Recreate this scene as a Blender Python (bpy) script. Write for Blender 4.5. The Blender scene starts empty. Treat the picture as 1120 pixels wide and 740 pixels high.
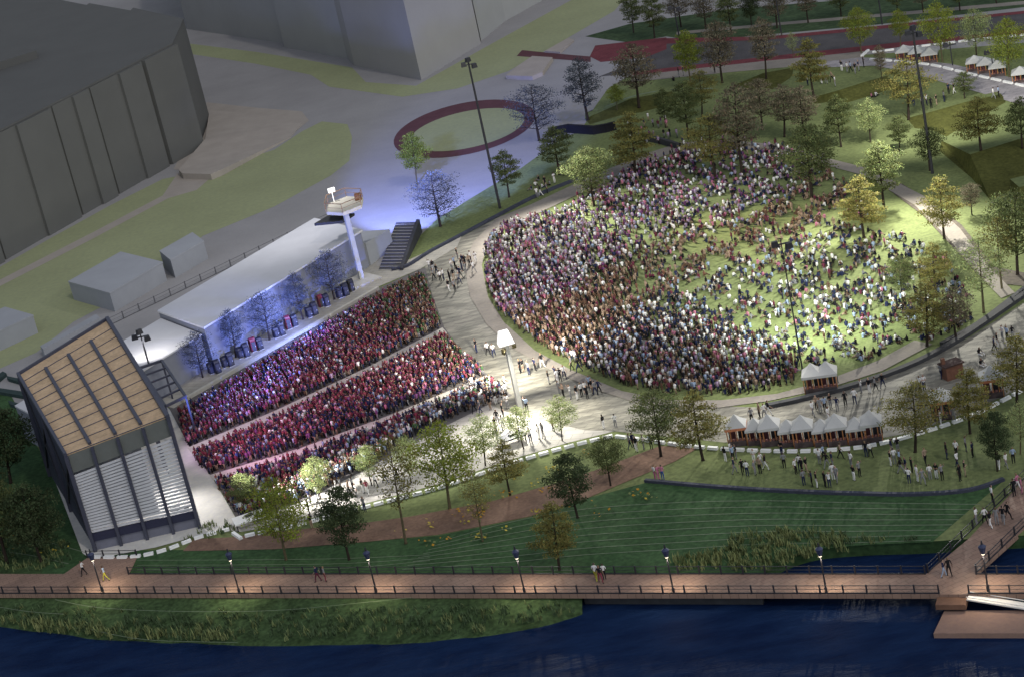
import bpy, bmesh, math, random
import numpy as np
from mathutils import Vector, Matrix
from mathutils.geometry import tessellate_polygon
R = math.radians
random.seed(7); rng = np.random.default_rng(7)
scn = bpy.context.scene
COL = scn.collection

# ------------------------------------------------------------------ camera
FPX, W0, H0 = 2285.0, 1120.0, 740.0
PITCH, ROLL, CAMH = R(20.6), R(12.48), 86.0
F = Vector((0, math.cos(PITCH), -math.sin(PITCH)))
r0, u0 = Vector((1, 0, 0)), Vector((0, math.sin(PITCH), math.cos(PITCH)))
RV = r0 * math.cos(ROLL) - u0 * math.sin(ROLL)
UV = r0 * math.sin(ROLL) + u0 * math.cos(ROLL)
CAM = Vector((0, 0, CAMH))

def at(x, y, z=0.0):
    d = F * FPX + RV * (x - W0 / 2) - UV * (y - H0 / 2)
    t = (z - CAMH) / d.z
    return CAM + d * t

def proj(p):
    q = Vector(p) - CAM
    k = q.dot(F)
    return (W0 / 2 + FPX * q.dot(RV) / k, H0 / 2 - FPX * q.dot(UV) / k)

def height(b, topy):
    """height above point b whose image row is topy"""
    lo, hi = 0.0, 80.0
    for _ in range(40):
        m = (lo + hi) / 2
        if proj(b + Vector((0, 0, m)))[1] > topy: lo = m
        else: hi = m
    return lo

cd = bpy.data.cameras.new('camera'); co = bpy.data.objects.new('camera', cd); COL.objects.link(co)
cd.sensor_fit = 'HORIZONTAL'; cd.sensor_width = 36; cd.lens = FPX / W0 * 36
cd.clip_start = 1; cd.clip_end = 6000
co.matrix_world = Matrix(((RV.x, UV.x, -F.x, 0), (RV.y, UV.y, -F.y, 0), (RV.z, UV.z, -F.z, CAMH), (0, 0, 0, 1)))
scn.camera = co

# ------------------------------------------------------------------ materials
MATS = {}
def mat(name, col=None, rough=0.8, var=0.12, scale=3.0, bump=0.0, spec=0.3, metal=0.0, emit=None, attr=None, fine=None):
    if name in MATS: return MATS[name]
    m = bpy.data.materials.new(name); m.use_nodes = True
    nt = m.node_tree; N = nt.nodes; L = nt.links
    b = N['Principled BSDF']
    b.inputs['Roughness'].default_value = rough
    b.inputs['Specular IOR Level'].default_value = spec
    b.inputs['Metallic'].default_value = metal
    if emit:
        b.inputs['Emission Color'].default_value = (*emit[0], 1); b.inputs['Emission Strength'].default_value = emit[1]
    if var > 0:
        tc = N.new('ShaderNodeTexCoord'); nz = N.new('ShaderNodeTexNoise')
        nz.inputs['Scale'].default_value = scale; nz.inputs['Detail'].default_value = 6; nz.inputs['Roughness'].default_value = 0.65
        L.new(tc.outputs['Object'], nz.inputs['Vector'])
        rp = N.new('ShaderNodeValToRGB')
        rp.color_ramp.elements[0].position = 0.3; rp.color_ramp.elements[1].position = 0.7
        rp.color_ramp.elements[0].color = (*[c * (1 - var) for c in col], 1)
        rp.color_ramp.elements[1].color = (*[min(1, c * (1 + var)) for c in col], 1)
        L.new(nz.outputs['Fac'], rp.inputs['Fac'])
        last = rp.outputs['Color']
        if fine:
            n2 = N.new('ShaderNodeTexNoise'); n2.inputs['Scale'].default_value = fine[0]; n2.inputs['Detail'].default_value = 4
            L.new(tc.outputs['Object'], n2.inputs['Vector'])
            r2 = N.new('ShaderNodeValToRGB'); r2.color_ramp.elements[0].position = .3; r2.color_ramp.elements[1].position = .72
            lo, hi = 1 - fine[1], 1 + fine[1]
            r2.color_ramp.elements[0].color = (lo, lo, lo, 1); r2.color_ramp.elements[1].color = (hi, hi, hi * .92, 1)
            L.new(n2.outputs['Fac'], r2.inputs['Fac'])
            mx = N.new('ShaderNodeMix'); mx.data_type = 'RGBA'; mx.blend_type = 'MULTIPLY'; mx.inputs[0].default_value = 1
            L.new(last, mx.inputs[6]); L.new(r2.outputs['Color'], mx.inputs[7]); last = mx.outputs[2]
        if attr:
            at_ = N.new('ShaderNodeAttribute'); at_.attribute_name = attr
            mx = N.new('ShaderNodeMix'); mx.data_type = 'RGBA'; mx.blend_type = 'MULTIPLY'; mx.inputs[0].default_value = 1
            L.new(last, mx.inputs[6]); L.new(at_.outputs['Color'], mx.inputs[7]); last = mx.outputs[2]
        L.new(last, b.inputs['Base Color'])
        if bump:
            bp = N.new('ShaderNodeBump'); bp.inputs['Strength'].default_value = bump; bp.inputs['Distance'].default_value = 0.05
            L.new(nz.outputs['Fac'], bp.inputs['Height']); L.new(bp.outputs['Normal'], b.inputs['Normal'])
    else:
        b.inputs['Base Color'].default_value = (*col, 1)
    MATS[name] = m
    return m

def paving_mat(name, c1, c2, cm, size, ang, rough=0.75, streak=0.0):
    m = bpy.data.materials.new(name); m.use_nodes = True
    nt = m.node_tree; N = nt.nodes; L = nt.links; b = N['Principled BSDF']; b.inputs['Roughness'].default_value = rough
    b.inputs['Specular IOR Level'].default_value = .2
    tc = N.new('ShaderNodeTexCoord'); mp = N.new('ShaderNodeMapping'); mp.inputs['Rotation'].default_value = (0, 0, ang)
    L.new(tc.outputs['Object'], mp.inputs['Vector'])
    br = N.new('ShaderNodeTexBrick'); br.inputs['Scale'].default_value = 1 / size
    br.inputs['Color1'].default_value = (*c1, 1); br.inputs['Color2'].default_value = (*c2, 1); br.inputs['Mortar'].default_value = (*cm, 1)
    br.inputs['Mortar Size'].default_value = .018; br.inputs['Brick Width'].default_value = 1.0; br.inputs['Row Height'].default_value = .5
    L.new(mp.outputs['Vector'], br.inputs['Vector'])
    nz = N.new('ShaderNodeTexNoise'); nz.inputs['Scale'].default_value = .35; nz.inputs['Detail'].default_value = 8
    L.new(tc.outputs['Object'], nz.inputs['Vector'])
    r2 = N.new('ShaderNodeValToRGB'); r2.color_ramp.elements[0].position = .3; r2.color_ramp.elements[1].position = .7
    r2.color_ramp.elements[0].color = (.72, .72, .72, 1); r2.color_ramp.elements[1].color = (1.1, 1.08, 1.05, 1)
    L.new(nz.outputs['Fac'], r2.inputs['Fac'])
    mx = N.new('ShaderNodeMix'); mx.data_type = 'RGBA'; mx.blend_type = 'MULTIPLY'; mx.inputs[0].default_value = 1
    L.new(br.outputs['Color'], mx.inputs[6]); L.new(r2.outputs['Color'], mx.inputs[7]); last = mx.outputs[2]
    if streak:
        m2 = N.new('ShaderNodeMapping'); m2.inputs['Rotation'].default_value = (0, 0, R(-62)); m2.inputs['Scale'].default_value = (.28, 1.5, 1)
        L.new(tc.outputs['Object'], m2.inputs['Vector'])
        n3 = N.new('ShaderNodeTexNoise'); n3.inputs['Scale'].default_value = .8; n3.inputs['Detail'].default_value = 3
        L.new(m2.outputs['Vector'], n3.inputs['Vector'])
        r3 = N.new('ShaderNodeValToRGB'); r3.color_ramp.elements[0].position = .42; r3.color_ramp.elements[1].position = .58
        lo = 1 - streak
        r3.color_ramp.elements[0].color = (lo, lo, lo, 1); r3.color_ramp.elements[1].color = (1.08, 1.08, 1.06, 1)
        L.new(n3.outputs['Fac'], r3.inputs['Fac'])
        m3 = N.new('ShaderNodeMix'); m3.data_type = 'RGBA'; m3.blend_type = 'MULTIPLY'; m3.inputs[0].default_value = 1
        L.new(last, m3.inputs[6]); L.new(r3.outputs['Color'], m3.inputs[7]); last = m3.outputs[2]
    L.new(last, b.inputs['Base Color'])
    MATS[name] = m
    return m

def leaf_mat(name, col, trans=0.45):
    m = mat(name, col, rough=.7, var=.25, scale=1.5, spec=.15, attr='tone')
    nt = m.node_tree; N = nt.nodes; L = nt.links; b = N['Principled BSDF']
    tr = N.new('ShaderNodeBsdfTranslucent'); mx = N.new('ShaderNodeMixShader'); mx.inputs[0].default_value = trans
    src = b.inputs['Base Color'].links[0].from_socket
    L.new(src, tr.inputs['Color']); L.new(b.outputs[0], mx.inputs[1]); L.new(tr.outputs[0], mx.inputs[2])
    L.new(mx.outputs[0], N['Material Output'].inputs['Surface'])
    return m

def water_mat():
    m = bpy.data.materials.new('river water'); m.use_nodes = True
    nt = m.node_tree; N = nt.nodes; L = nt.links; b = N['Principled BSDF']
    b.inputs['Base Color'].default_value = (.006, .018, .062, 1); b.inputs['Roughness'].default_value = .55
    b.inputs['Specular IOR Level'].default_value = .03
    tc = N.new('ShaderNodeTexCoord'); mp = N.new('ShaderNodeMapping')
    mp.inputs['Rotation'].default_value = (0, 0, R(12)); mp.inputs['Scale'].default_value = (.35, 1.0, 1)
    L.new(tc.outputs['Object'], mp.inputs['Vector'])
    nz = N.new('ShaderNodeTexNoise'); nz.inputs['Scale'].default_value = .55; nz.inputs['Detail'].default_value = 7; nz.inputs['Roughness'].default_value = .62
    L.new(mp.outputs['Vector'], nz.inputs['Vector'])
    rp = N.new('ShaderNodeValToRGB'); rp.color_ramp.elements[0].position = .35; rp.color_ramp.elements[1].position = .68
    rp.color_ramp.elements[0].color = (.0045, .013, .046, 1); rp.color_ramp.elements[1].color = (.010, .026, .076, 1)
    L.new(nz.outputs['Fac'], rp.inputs['Fac']); L.new(rp.outputs['Color'], b.inputs['Base Color'])
    bp = N.new('ShaderNodeBump'); bp.inputs['Strength'].default_value = .7; bp.inputs['Distance'].default_value = .4
    L.new(nz.outputs['Fac'], bp.inputs['Height']); L.new(bp.outputs['Normal'], b.inputs['Normal'])
    return m

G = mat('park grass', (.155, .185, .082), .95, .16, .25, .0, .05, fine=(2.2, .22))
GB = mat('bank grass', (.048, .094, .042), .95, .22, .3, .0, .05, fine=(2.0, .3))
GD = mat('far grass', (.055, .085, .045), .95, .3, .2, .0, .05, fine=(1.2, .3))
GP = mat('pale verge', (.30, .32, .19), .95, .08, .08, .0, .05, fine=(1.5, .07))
RB = mat('river bank', (.052, .086, .038), .95, .35, .5, .5, .05, fine=(2.5, .4))
GM = mat('shaded mound grass', (.072, .076, .024), .95, .18, .4, .0, .05, fine=(2.4, .25))  # mound slopes: their shade is put into a darker grass colour
ROAD = mat('pale asphalt', (.30, .29, .30), .9, .08, .12, 0, .1, fine=(3, .05))
ROADD = mat('asphalt', (.09, .085, .092), .9, .2, .25, 0, .1, fine=(4, .15))
PINK = mat('buff path', (.36, .32, .28), .9, .08, .3, 0, .1)
RED = mat('red surfacing', (.16, .045, .055), .9, .2, .5, 0, .1, fine=(3, .15))
OVR = mat('brown ring paving', (.11, .05, .055), .9, .12, .5, 0, .1)
BROWN = mat('brown gravel path', (.20, .125, .095), .95, .2, .5, 0, .1, fine=(3, .2))
GREYP = mat('grey concrete path', (.25, .225, .205), .9, .14, .3, 0, .1, fine=(3, .1))
CONC = mat('white concrete', (.62, .60, .58), .85, .1, .4, 0, .2, fine=(2.5, .06))
KERB = mat('light kerb stone', (.5, .48, .42), .85, .1, 1, 0, .2)
WALLD = mat('dark retaining wall', (.045, .046, .05), .85, .25, 1.2, 0, .2)
WALLN = mat('navy coping', (.05, .055, .08), .8, .2, 1.2, 0, .2)
BLDG = mat('grey building render', (.125, .125, .118), .9, .05, .15, 0, .1)
BLDGR = mat('grey flat roof', (.112, .112, .107), .9, .05, .15, 0, .1)
BOXW = mat('pale block wall', (.30, .31, .33), .85, .06, .4, 0, .2)
ROOFW = mat('white roof membrane', (.55, .55, .57), .8, .05, .3, 0, .2)
DARK = mat('dark steel', (.025, .025, .032), .5, .1, 3, 0, .4)
STEELB = mat('blue grey steel', (.055, .058, .085), .5, .12, 2, 0, .4)
TIMB = mat('timber roof boards', (.56, .40, .26), .75, .2, .5, 0, .2, fine=(3, .12))
GREYM = mat('grey metal slat', (.56, .57, .60), .55, .08, 1, 0, .4)
FASC = mat('dark fascia glass', (.15, .16, .15), .3, .1, 1, 0, .5)
WHITE = mat('white painted', (.72, .72, .70), .6, .04, 2, 0, .3)
TENT = mat('off white tent fabric', (.47, .47, .455), .85, .06, 1, 0, .1)
ORNG = mat('orange timber', (.38, .17, .07), .8, .2, 3, 0, .2)
BARK = mat('bark', (.035, .027, .022), .95, .3, 4, 0, .05)
BARKL = mat('pale bark', (.10, .085, .05), .95, .3, 4, 0, .05)
DECK = paving_mat('promenade pavers', (.32, .215, .165), (.28, .185, .145), (.16, .11, .085), 1.1, R(-20))
STONE = paving_mat('plaza stone', (.31, .295, .25), (.25, .24, .205), (.17, .165, .145), 1.7, R(38), streak=.36)
WATER = water_mat()

# ------------------------------------------------------------------ mesh helpers
class MB:
    def __init__(s): s.v = []; s.f = []; s.m = []
    def poly(s, pts, mi=0):
        i = len(s.v); s.v += [tuple(p) for p in pts]; s.f.append(tuple(range(i, i + len(pts)))); s.m.append(mi)
    def box(s, c, size, rz=0.0, mi=0, taper=1.0):
        cx, cy, cz = c; sx, sy, sz = [q / 2 for q in size]; i = len(s.v); ca, sa = math.cos(rz), math.sin(rz)
        for z in (-1, 1):
            k = taper if z > 0 else 1
            for x, y in ((-1, -1), (1, -1), (1, 1), (-1, 1)):
                X, Y = x * sx * k, y * sy * k
                s.v.append((cx + X * ca - Y * sa, cy + X * sa + Y * ca, cz + z * sz))
        for f in ((0, 3, 2, 1), (4, 5, 6, 7), (0, 1, 5, 4), (1, 2, 6, 5), (2, 3, 7, 6), (3, 0, 4, 7)):
            s.f.append(tuple(i + q for q in f)); s.m.append(mi)
    def bar(s, a, b, w, h=None, mi=0):
        a, b = Vector(a), Vector(b); h = h or w; d = (b - a).normalized()
        up = Vector((0, 0, 1)) if abs(d.z) < .95 else Vector((0, 1, 0))
        x = d.cross(up).normalized() * w / 2; y = x.cross(d).normalized() * h / 2; i = len(s.v)
        for p in (a, b):
            for q in (-x - y, x - y, x + y, -x + y): s.v.append(tuple(p + q))
        for f in ((0, 1, 2, 3), (7, 6, 5, 4), (0, 4, 5, 1), (1, 5, 6, 2), (2, 6, 7, 3), (3, 7, 4, 0)):
            s.f.append(tuple(i + q for q in f)); s.m.append(mi)
    def tube(s, pts, rad, n=8, mi=0, cap=True):
        pts = [Vector(p) for p in pts]; i0 = len(s.v)
        for k, p in enumerate(pts):
            d = (pts[min(k + 1, len(pts) - 1)] - pts[max(k - 1, 0)]).normalized()
            up = Vector((0, 0, 1)) if abs(d.z) < .9 else Vector((0, 1, 0))
            x = d.cross(up).normalized(); y = x.cross(d).normalized()
            r = rad[k] if isinstance(rad, (list, tuple)) else rad
            for j in range(n):
                a = 2 * math.pi * j / n; s.v.append(tuple(p + (x * math.cos(a) + y * math.sin(a)) * r))
        for k in range(len(pts) - 1):
            for j in range(n):
                a, b = i0 + k * n + j, i0 + k * n + (j + 1) % n
                s.f.append((a, b, b + n, a + n)); s.m.append(mi)
        if cap:
            s.f.append(tuple(i0 + j for j in reversed(range(n)))); s.m.append(mi)
            e = i0 + (len(pts) - 1) * n; s.f.append(tuple(e + j for j in range(n))); s.m.append(mi)
    def prism(s, poly, z0, z1, mi=0, mtop=None, bottom=False):
        """poly: list of (x,y) world; z1 may be a list"""
        n = len(poly); i = len(s.v)
        for k, p in enumerate(poly): s.v.append((p[0], p[1], z0[k] if isinstance(z0, (list, tuple)) else z0))
        for k, p in enumerate(poly): s.v.append((p[0], p[1], z1[k] if isinstance(z1, (list, tuple)) else z1))
        for k in range(n):
            a, b = i + k, i + (k + 1) % n; s.f.append((a, b, b + n, a + n)); s.m.append(mi)
        for t in tessellate_polygon([[Vector((p[0], p[1], 0)) for p in poly]]):
            s.f.append(tuple(i + n + q for q in t)); s.m.append(mi if mtop is None else mtop)
            if bottom: s.f.append(tuple(i + q for q in reversed(t))); s.m.append(mi)
    def build(s, name, mats, parent=None, smooth=False, loc=None):
        me = bpy.data.meshes.new(name); me.from_pydata(s.v, [], s.f)
        for m in (mats if isinstance(mats, (list, tuple)) else [mats]): me.materials.append(m)
        me.polygons.foreach_set('material_index', s.m)
        bm = bmesh.new(); bm.from_mesh(me); bmesh.ops.recalc_face_normals(bm, faces=bm.faces); bm.to_mesh(me); bm.free()
        if smooth: me.polygons.foreach_set('use_smooth', [True] * len(me.polygons))
        o = bpy.data.objects.new(name, me); COL.objects.link(o)
        if parent: o.parent = parent
        if loc: o.location = loc
        return o

ALL = []        # things whose labels are made unique at the end: (object, image x)
def tag(o, label, cat, group=None, x=None):
    o['label'] = label; o['category'] = cat
    if group: o['group'] = group
    if x is not None: ALL.append((o, x))
    return o
def empty(name, loc=(0, 0, 0), rz=0.0):
    o = bpy.data.objects.new(name, None); COL.objects.link(o); o.location = loc; o.rotation_euler = (0, 0, rz); return o
def structure(o, kind='structure'): o['kind'] = kind; return o

def catmull(P, n=6, closed=False):
    P = [Vector((p[0], p[1])) for p in P]; out = []; N = len(P)
    for i in range(N if closed else N - 1):
        g = (lambda k: P[k % N]) if closed else (lambda k: P[min(max(k, 0), N - 1)])
        a, b, c, d = g(i - 1), g(i), g(i + 1), g(i + 2)
        for j in range(n):
            t = j / n
            out.append(0.5 * (2 * b + (c - a) * t + (2 * a - 5 * b + 4 * c - d) * t * t + (3 * b - a - 3 * c + d) * t ** 3))
    if not closed: out.append(P[-1])
    return [(p.x, p.y) for p in out]

def zone(name, px, z, m, smooth=0, kind='structure'):
    if smooth: px = catmull(px, smooth, True)
    mb = MB(); pts = [at(x, y, z) for x, y in px]
    mb.v = [tuple(p) for p in pts]
    for t in tessellate_polygon([[Vector((p.x, p.y, 0)) for p in pts]]): mb.f.append(tuple(t)); mb.m.append(0)
    o = mb.build(name, m); o['kind'] = kind
    if o.data.polygons and o.data.polygons[0].normal.z < 0: o.data.flip_normals()
    return o

def wall_strip(px, z0, h, th, smooth=4):
    """a low wall along a pixel curve on the plane z0"""
    c = [at(x, y, z0) for x, y in (catmull(px, smooth) if smooth else px)]
    mb = MB(); L_, R_ = [], []
    for k, p in enumerate(c):
        d = (c[min(k + 1, len(c) - 1)] - c[max(k - 1, 0)]); n = Vector((-d.y, d.x, 0)).normalized() * th / 2
        L_.append(p + n); R_.append(p - n)
    mb.prism([(p.x, p.y) for p in L_] + [(p.x, p.y) for p in reversed(R_)], z0 - .05, z0 + h)
    return mb

def line_sheet(name, px, z, w, m, smooth=4):
    c = [at(x, y, z) for x, y in (catmull(px, smooth) if smooth else px)]
    mb = MB(); P = []
    for k, p in enumerate(c):
        d = (c[min(k + 1, len(c) - 1)] - c[max(k - 1, 0)]); n = Vector((-d.y, d.x, 0)).normalized() * w / 2
        P.append((p + n, p - n))
    for a, b in zip(P, P[1:]): mb.poly((a[0], b[0], b[1], a[1]))
    return structure(mb.build(name, m))

def inside(pt, poly):
    x, y = pt; r = False; j = len(poly) - 1
    for i in range(len(poly)):
        xi, yi = poly[i]; xj, yj = poly[j]
        if (yi > y) != (yj > y) and x < (xj - xi) * (y - yi) / (yj - yi) + xi: r = not r
        j = i
    return r
def ordinal(i):
    return ('leftmost', 'second', 'third', 'fourth', 'fifth', 'sixth', 'seventh', 'eighth', 'ninth', 'tenth', 'eleventh', 'twelfth')[i] if i < 12 else f'{i+1}th'

# ------------------------------------------------------------------ ground, water, paths
WZ = -1.3
P0, P1 = at(0, 649), at(1120, 649); pd = (P1 - P0).normalized(); pn = Vector((-pd.y, pd.x, 0))
EDGE = [(832, 649), (835, 628), (850, 612), (890, 600), (950, 595), (1010, 592), (1120, 585), (1300, 574)]
ep = [at(x, y) for x, y in EDGE]
W_ = P0 - pd * 1500
E_ = ep[-1] + (ep[-1] - ep[-2]).normalized() * 1500
gpoly = [(W_.x, W_.y)] + [(p.x, p.y) for p in ep] + [(E_.x, E_.y), (E_.x + pn.x * 3500, E_.y + pn.y * 3500), (W_.x + pn.x * 3500, W_.y + pn.y * 3500)]
mb = MB(); mb.v = [(x, y, 0) for x, y in gpoly]
for t in tessellate_polygon([[Vector((x, y, 0)) for x, y in gpoly]]): mb.f.append(tuple(t)); mb.m.append(0)
structure(mb.build('ground', ROAD))
wc = at(560, 690, WZ)
mb = MB(); mb.poly([(wc.x - 2000, wc.y - 1500, WZ), (wc.x + 2000, wc.y - 1500, WZ), (wc.x + 2000, wc.y + 120, WZ), (wc.x - 2000, wc.y + 120, WZ)])
structure(mb.build('river', WATER))

# banks: a strip from the ground edge down to the water
def bank(name, top, bot, m, zt=0.0, zb=WZ - .15, n=5, rows=6):
    T = [at(x, y, zt) for x, y in catmull(top, n)]; B = [at(x, y, zb) for x, y in catmull(bot, n)]
    mb = MB(); k = len(T)
    for i in range(rows + 1):
        f = i / rows
        for a, b in zip(T, B):
            p = a.lerp(b, f); p.z = zt + (zb - zt) * f ** 1.3 + (random.uniform(-.05, .05) if 0 < i < rows else 0); mb.v.append(tuple(p))
    for i in range(rows):
        for j in range(k - 1):
            a = i * k + j; mb.f.append((a, a + 1, a + 1 + k, a + k)); mb.m.append(0)
    return structure(mb.build(name, m, smooth=True))
bank('river_bank', [(-140, 646), (0, 646), (120, 646), (260, 646), (400, 646), (500, 646), (590, 646), (637, 646)],
     [(-140, 676), (0, 690), (120, 706), (260, 712), (400, 712), (500, 705), (590, 690), (637, 675)], RB, -.25)
bank('inlet_bank', EDGE[1:], [(838, 638), (858, 625), (895, 613), (950, 608), (1010, 606), (1120, 600), (1300, 589)], GB, 0, WZ - .1)
ew = [at(637, 646), at(832, 646)]
mb = MB(); n_ = pn * .4
mb.prism([(ew[0].x, ew[0].y), (ew[1].x, ew[1].y), ((ew[1] + n_).x, (ew[1] + n_).y), ((ew[0] + n_).x, (ew[0] + n_).y)], WZ - .5, -.02)
structure(mb.build('embankment_wall', WALLD))
# far west bank edge under the promenade
mb = MB(); a_, b_ = at(-140, 647), P0 - pd * 1400
mb.poly([(a_.x, a_.y, -.3), (b_.x, b_.y, -.3), (b_.x, b_.y, WZ - .3), (a_.x, a_.y, WZ - .3)]); structure(mb.build('river_wall', WALLD))

S = .012
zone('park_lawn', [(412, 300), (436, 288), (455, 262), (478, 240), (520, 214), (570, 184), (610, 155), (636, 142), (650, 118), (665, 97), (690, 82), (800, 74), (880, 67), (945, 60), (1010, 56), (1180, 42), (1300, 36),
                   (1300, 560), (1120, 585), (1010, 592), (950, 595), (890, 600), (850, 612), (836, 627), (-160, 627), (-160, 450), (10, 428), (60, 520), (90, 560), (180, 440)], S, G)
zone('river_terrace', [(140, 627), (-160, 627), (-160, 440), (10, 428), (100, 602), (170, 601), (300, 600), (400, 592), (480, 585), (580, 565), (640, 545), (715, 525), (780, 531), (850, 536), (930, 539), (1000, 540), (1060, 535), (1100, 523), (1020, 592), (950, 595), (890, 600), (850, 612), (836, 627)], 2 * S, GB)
# upper lane lawns
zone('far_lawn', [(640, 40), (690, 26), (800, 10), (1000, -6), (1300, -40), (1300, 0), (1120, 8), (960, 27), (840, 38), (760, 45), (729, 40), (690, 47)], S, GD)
zone('far_path', [(740, 35), (860, 24), (1000, 12), (1200, -6), (1200, -2), (1000, 15.5), (860, 27), (740, 38)], 2 * S, GREYP)
zone('road', [(655, 84), (706, 64), (729, 46), (840, 42), (960, 30), (1120, 13), (1300, -5), (1300, 22), (1120, 36), (1007, 47), (904, 58), (840, 64), (720, 78)], S, ROADD)
zone('red_lane', [(645, 62), (651, 50), (729, 41), (729, 54), (706, 63), (657, 68)], 2 * S, RED)
zone('red_verge', [(729, 42), (840, 40), (960, 28.5), (1120, 12), (1300, -6), (1300, -3), (1120, 15), (960, 32), (840, 43.5), (729, 48)], 3 * S, RED)
zone('red_kerb_line', [(690, 79), (840, 62), (904, 55), (1007, 44), (1120, 33), (1300, 18), (1300, 22), (1120, 37.5), (1007, 49), (904, 61), (840, 67), (690, 84)], 3 * S, RED)
zone('footway', [(690, 83), (840, 66.5), (904, 60.5), (945, 56), (945, 63), (880, 72), (800, 79), (690, 90)], 4 * S, GREYP)
# left verges
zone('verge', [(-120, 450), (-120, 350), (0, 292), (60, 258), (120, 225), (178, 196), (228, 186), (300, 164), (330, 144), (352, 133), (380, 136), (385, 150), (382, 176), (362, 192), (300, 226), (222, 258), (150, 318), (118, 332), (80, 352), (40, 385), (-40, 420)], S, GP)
zone('buff_path', [(-60, 333), (0, 306), (100, 255), (178, 214), (194, 190), (238, 188), (215, 208), (184, 217), (100, 262), (0, 313), (-60, 341)], 2 * S, PINK)
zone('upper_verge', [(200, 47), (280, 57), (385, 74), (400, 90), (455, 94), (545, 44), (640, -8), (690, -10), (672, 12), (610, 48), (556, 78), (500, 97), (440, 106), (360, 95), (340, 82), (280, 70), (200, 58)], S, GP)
zone('buff_forecourt', [(226, 112), (280, 118), (330, 122), (338, 132), (318, 148), (243, 186), (220, 190), (190, 185)], 3 * S, PINK)
def ell(cx, cy, a, b, t, n=48):
    return [(cx + a * math.cos(q) * math.cos(t) - b * math.sin(q) * math.sin(t), cy + a * math.cos(q) * math.sin(t) + b * math.sin(q) * math.cos(t)) for q in [2 * math.pi * k / n for k in range(n)]]
zone('ring_path', ell(508, 141, 79, 28, R(-12)), 2 * S, OVR)
zone('ring_lawn', ell(511, 142, 64, 20, R(-12)), 3 * S, GP)
zone('cross_path', [(565, 61.5), (571, 55), (627, 60.5), (646, 62), (646, 68), (624, 66)], 2 * S, OVR)

# event ground
zone('plaza', [(460, 296), (500, 262), (545, 238), (562, 240), (530, 262), (518, 290), (523, 325), (541, 354), (572, 383), (612, 404), (665, 426), (712, 440), (762, 443), (830, 445), (900, 431), (960, 411), (1010, 393), (1060, 369), (1120, 331), (1200, 280), (1200, 381), (1120, 422.5), (1060, 450), (1000, 472), (940, 483), (880, 487.5), (800, 484), (740, 478), (690, 473), (672, 471), (610, 486), (560, 500), (480, 500), (440, 360), (456, 308)], 2 * S, STONE)
zone('lower_walk', [(236, 578), (262, 568), (330, 545), (400, 512), (470, 472), (530, 440), (560, 452), (640, 470), (672, 471), (620, 484), (560, 501.5), (480, 528.5), (400, 550), (320, 571.5), (264, 581)], 3 * S, paving_mat('pale walk concrete', (.46, .44, .41), (.40, .385, .36), (.28, .27, .25), 2.2, R(20)))
zone('crowd_floor', [(184, 446), (300, 380), (408, 318), (465, 292), (472, 320), (486, 358), (508, 388), (536, 412), (560, 432), (530, 444), (470, 474), (400, 513), (330, 548), (262, 572), (235, 525), (205, 485)], 4 * S, mat('crowd floor asphalt', (.13, .12, .12), .9, .2, .5, 0, .1))
zone('stage_apron', [(170, 430), (186, 448), (206, 486), (236, 528), (262, 573), (236, 580), (170, 598), (100, 611), (90, 604), (60, 525), (75, 480)], 5 * S, CONC)
for a, b in (([(205, 489), (300, 449), (400, 402), (484, 358)], [(489, 364), (405, 407.5), (303, 456), (210, 496)]), ([(229, 519), (330, 489), (430, 452), (532, 410)], [(538, 415), (433, 458), (332, 496), (233, 525)])):
    zone('aisle', a + b, 6 * S, KERB)
zone('terrace_pavement', [(190, 446), (170, 440), (197, 424), (275, 372), (314, 350), (395, 298), (425, 270), (446, 262), (430, 292), (505, 258), (500, 270), (460, 294), (408, 316), (300, 378)], 5 * S, paving_mat('light kerb paving', (.44, .42, .37), (.39, .37, .33), (.28, .27, .25), 1.5, R(30)))
zone('ring_walk', [(545, 238), (580, 224), (640, 196), (700, 170), (745, 156), (790, 153), (850, 158), (900, 172), (950, 184), (1010, 214), (1050, 250), (1080, 290), (1110, 320),
                   (1095, 326), (1065, 295), (1035, 258), (1000, 224), (945, 192), (900, 180), (850, 166), (790, 161), (745, 164), (700, 180), (650, 204), (600, 228), (560, 246), (534, 262), (527, 290), (534, 325), (551, 352), (585, 383), (625, 404), (680, 427), (730, 437), (790, 437), (850, 430), (905, 415), (960, 394), (1000, 372), (1020, 376), (965, 405), (905, 424), (840, 438),
                   (780, 446), (700, 441), (650, 425), (600, 403), (560, 380), (532, 354), (514, 324), (508, 290), (518, 264)], 7 * S, GREYP)
zone('brown_path', [(200, 602), (212, 589), (250, 587), (330, 578), (400, 571), (450, 564), (540, 547), (600, 530), (650, 514), (690, 499), (722, 487), (764, 489), (738, 504), (690, 524), (640, 545), (580, 564), (480, 584), (400, 592), (300, 600)], 4 * S, BROWN)
zone('upper_walk', [(940, 63), (985, 64), (1040, 70), (1120, 88), (1250, 122), (1250, 150), (1110, 113), (1060, 98), (1030, 90), (990, 78), (955, 72), (900, 74), (890, 69)], 5 * S, paving_mat('upper walk paving', (.36, .34, .36), (.31, .29, .31), (.2, .19, .2), 1.6, R(40), streak=.12))
zone('side_path', [(958, 196), (985, 200), (1020, 222), (1052, 246), (1088, 292), (1130, 300), (1130, 314), (1076, 308), (1040, 268), (1010, 236), (970, 206)], 6 * S, mat('worn brown path', (.105, .09, .078), .9, .25, .5, 0, .1, fine=(2, .2)))
zone('tall_grass_strip', [(-160, 530), (0, 545), (30, 575), (52, 606), (45, 627), (-160, 627)], 3 * S, RB)

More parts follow.
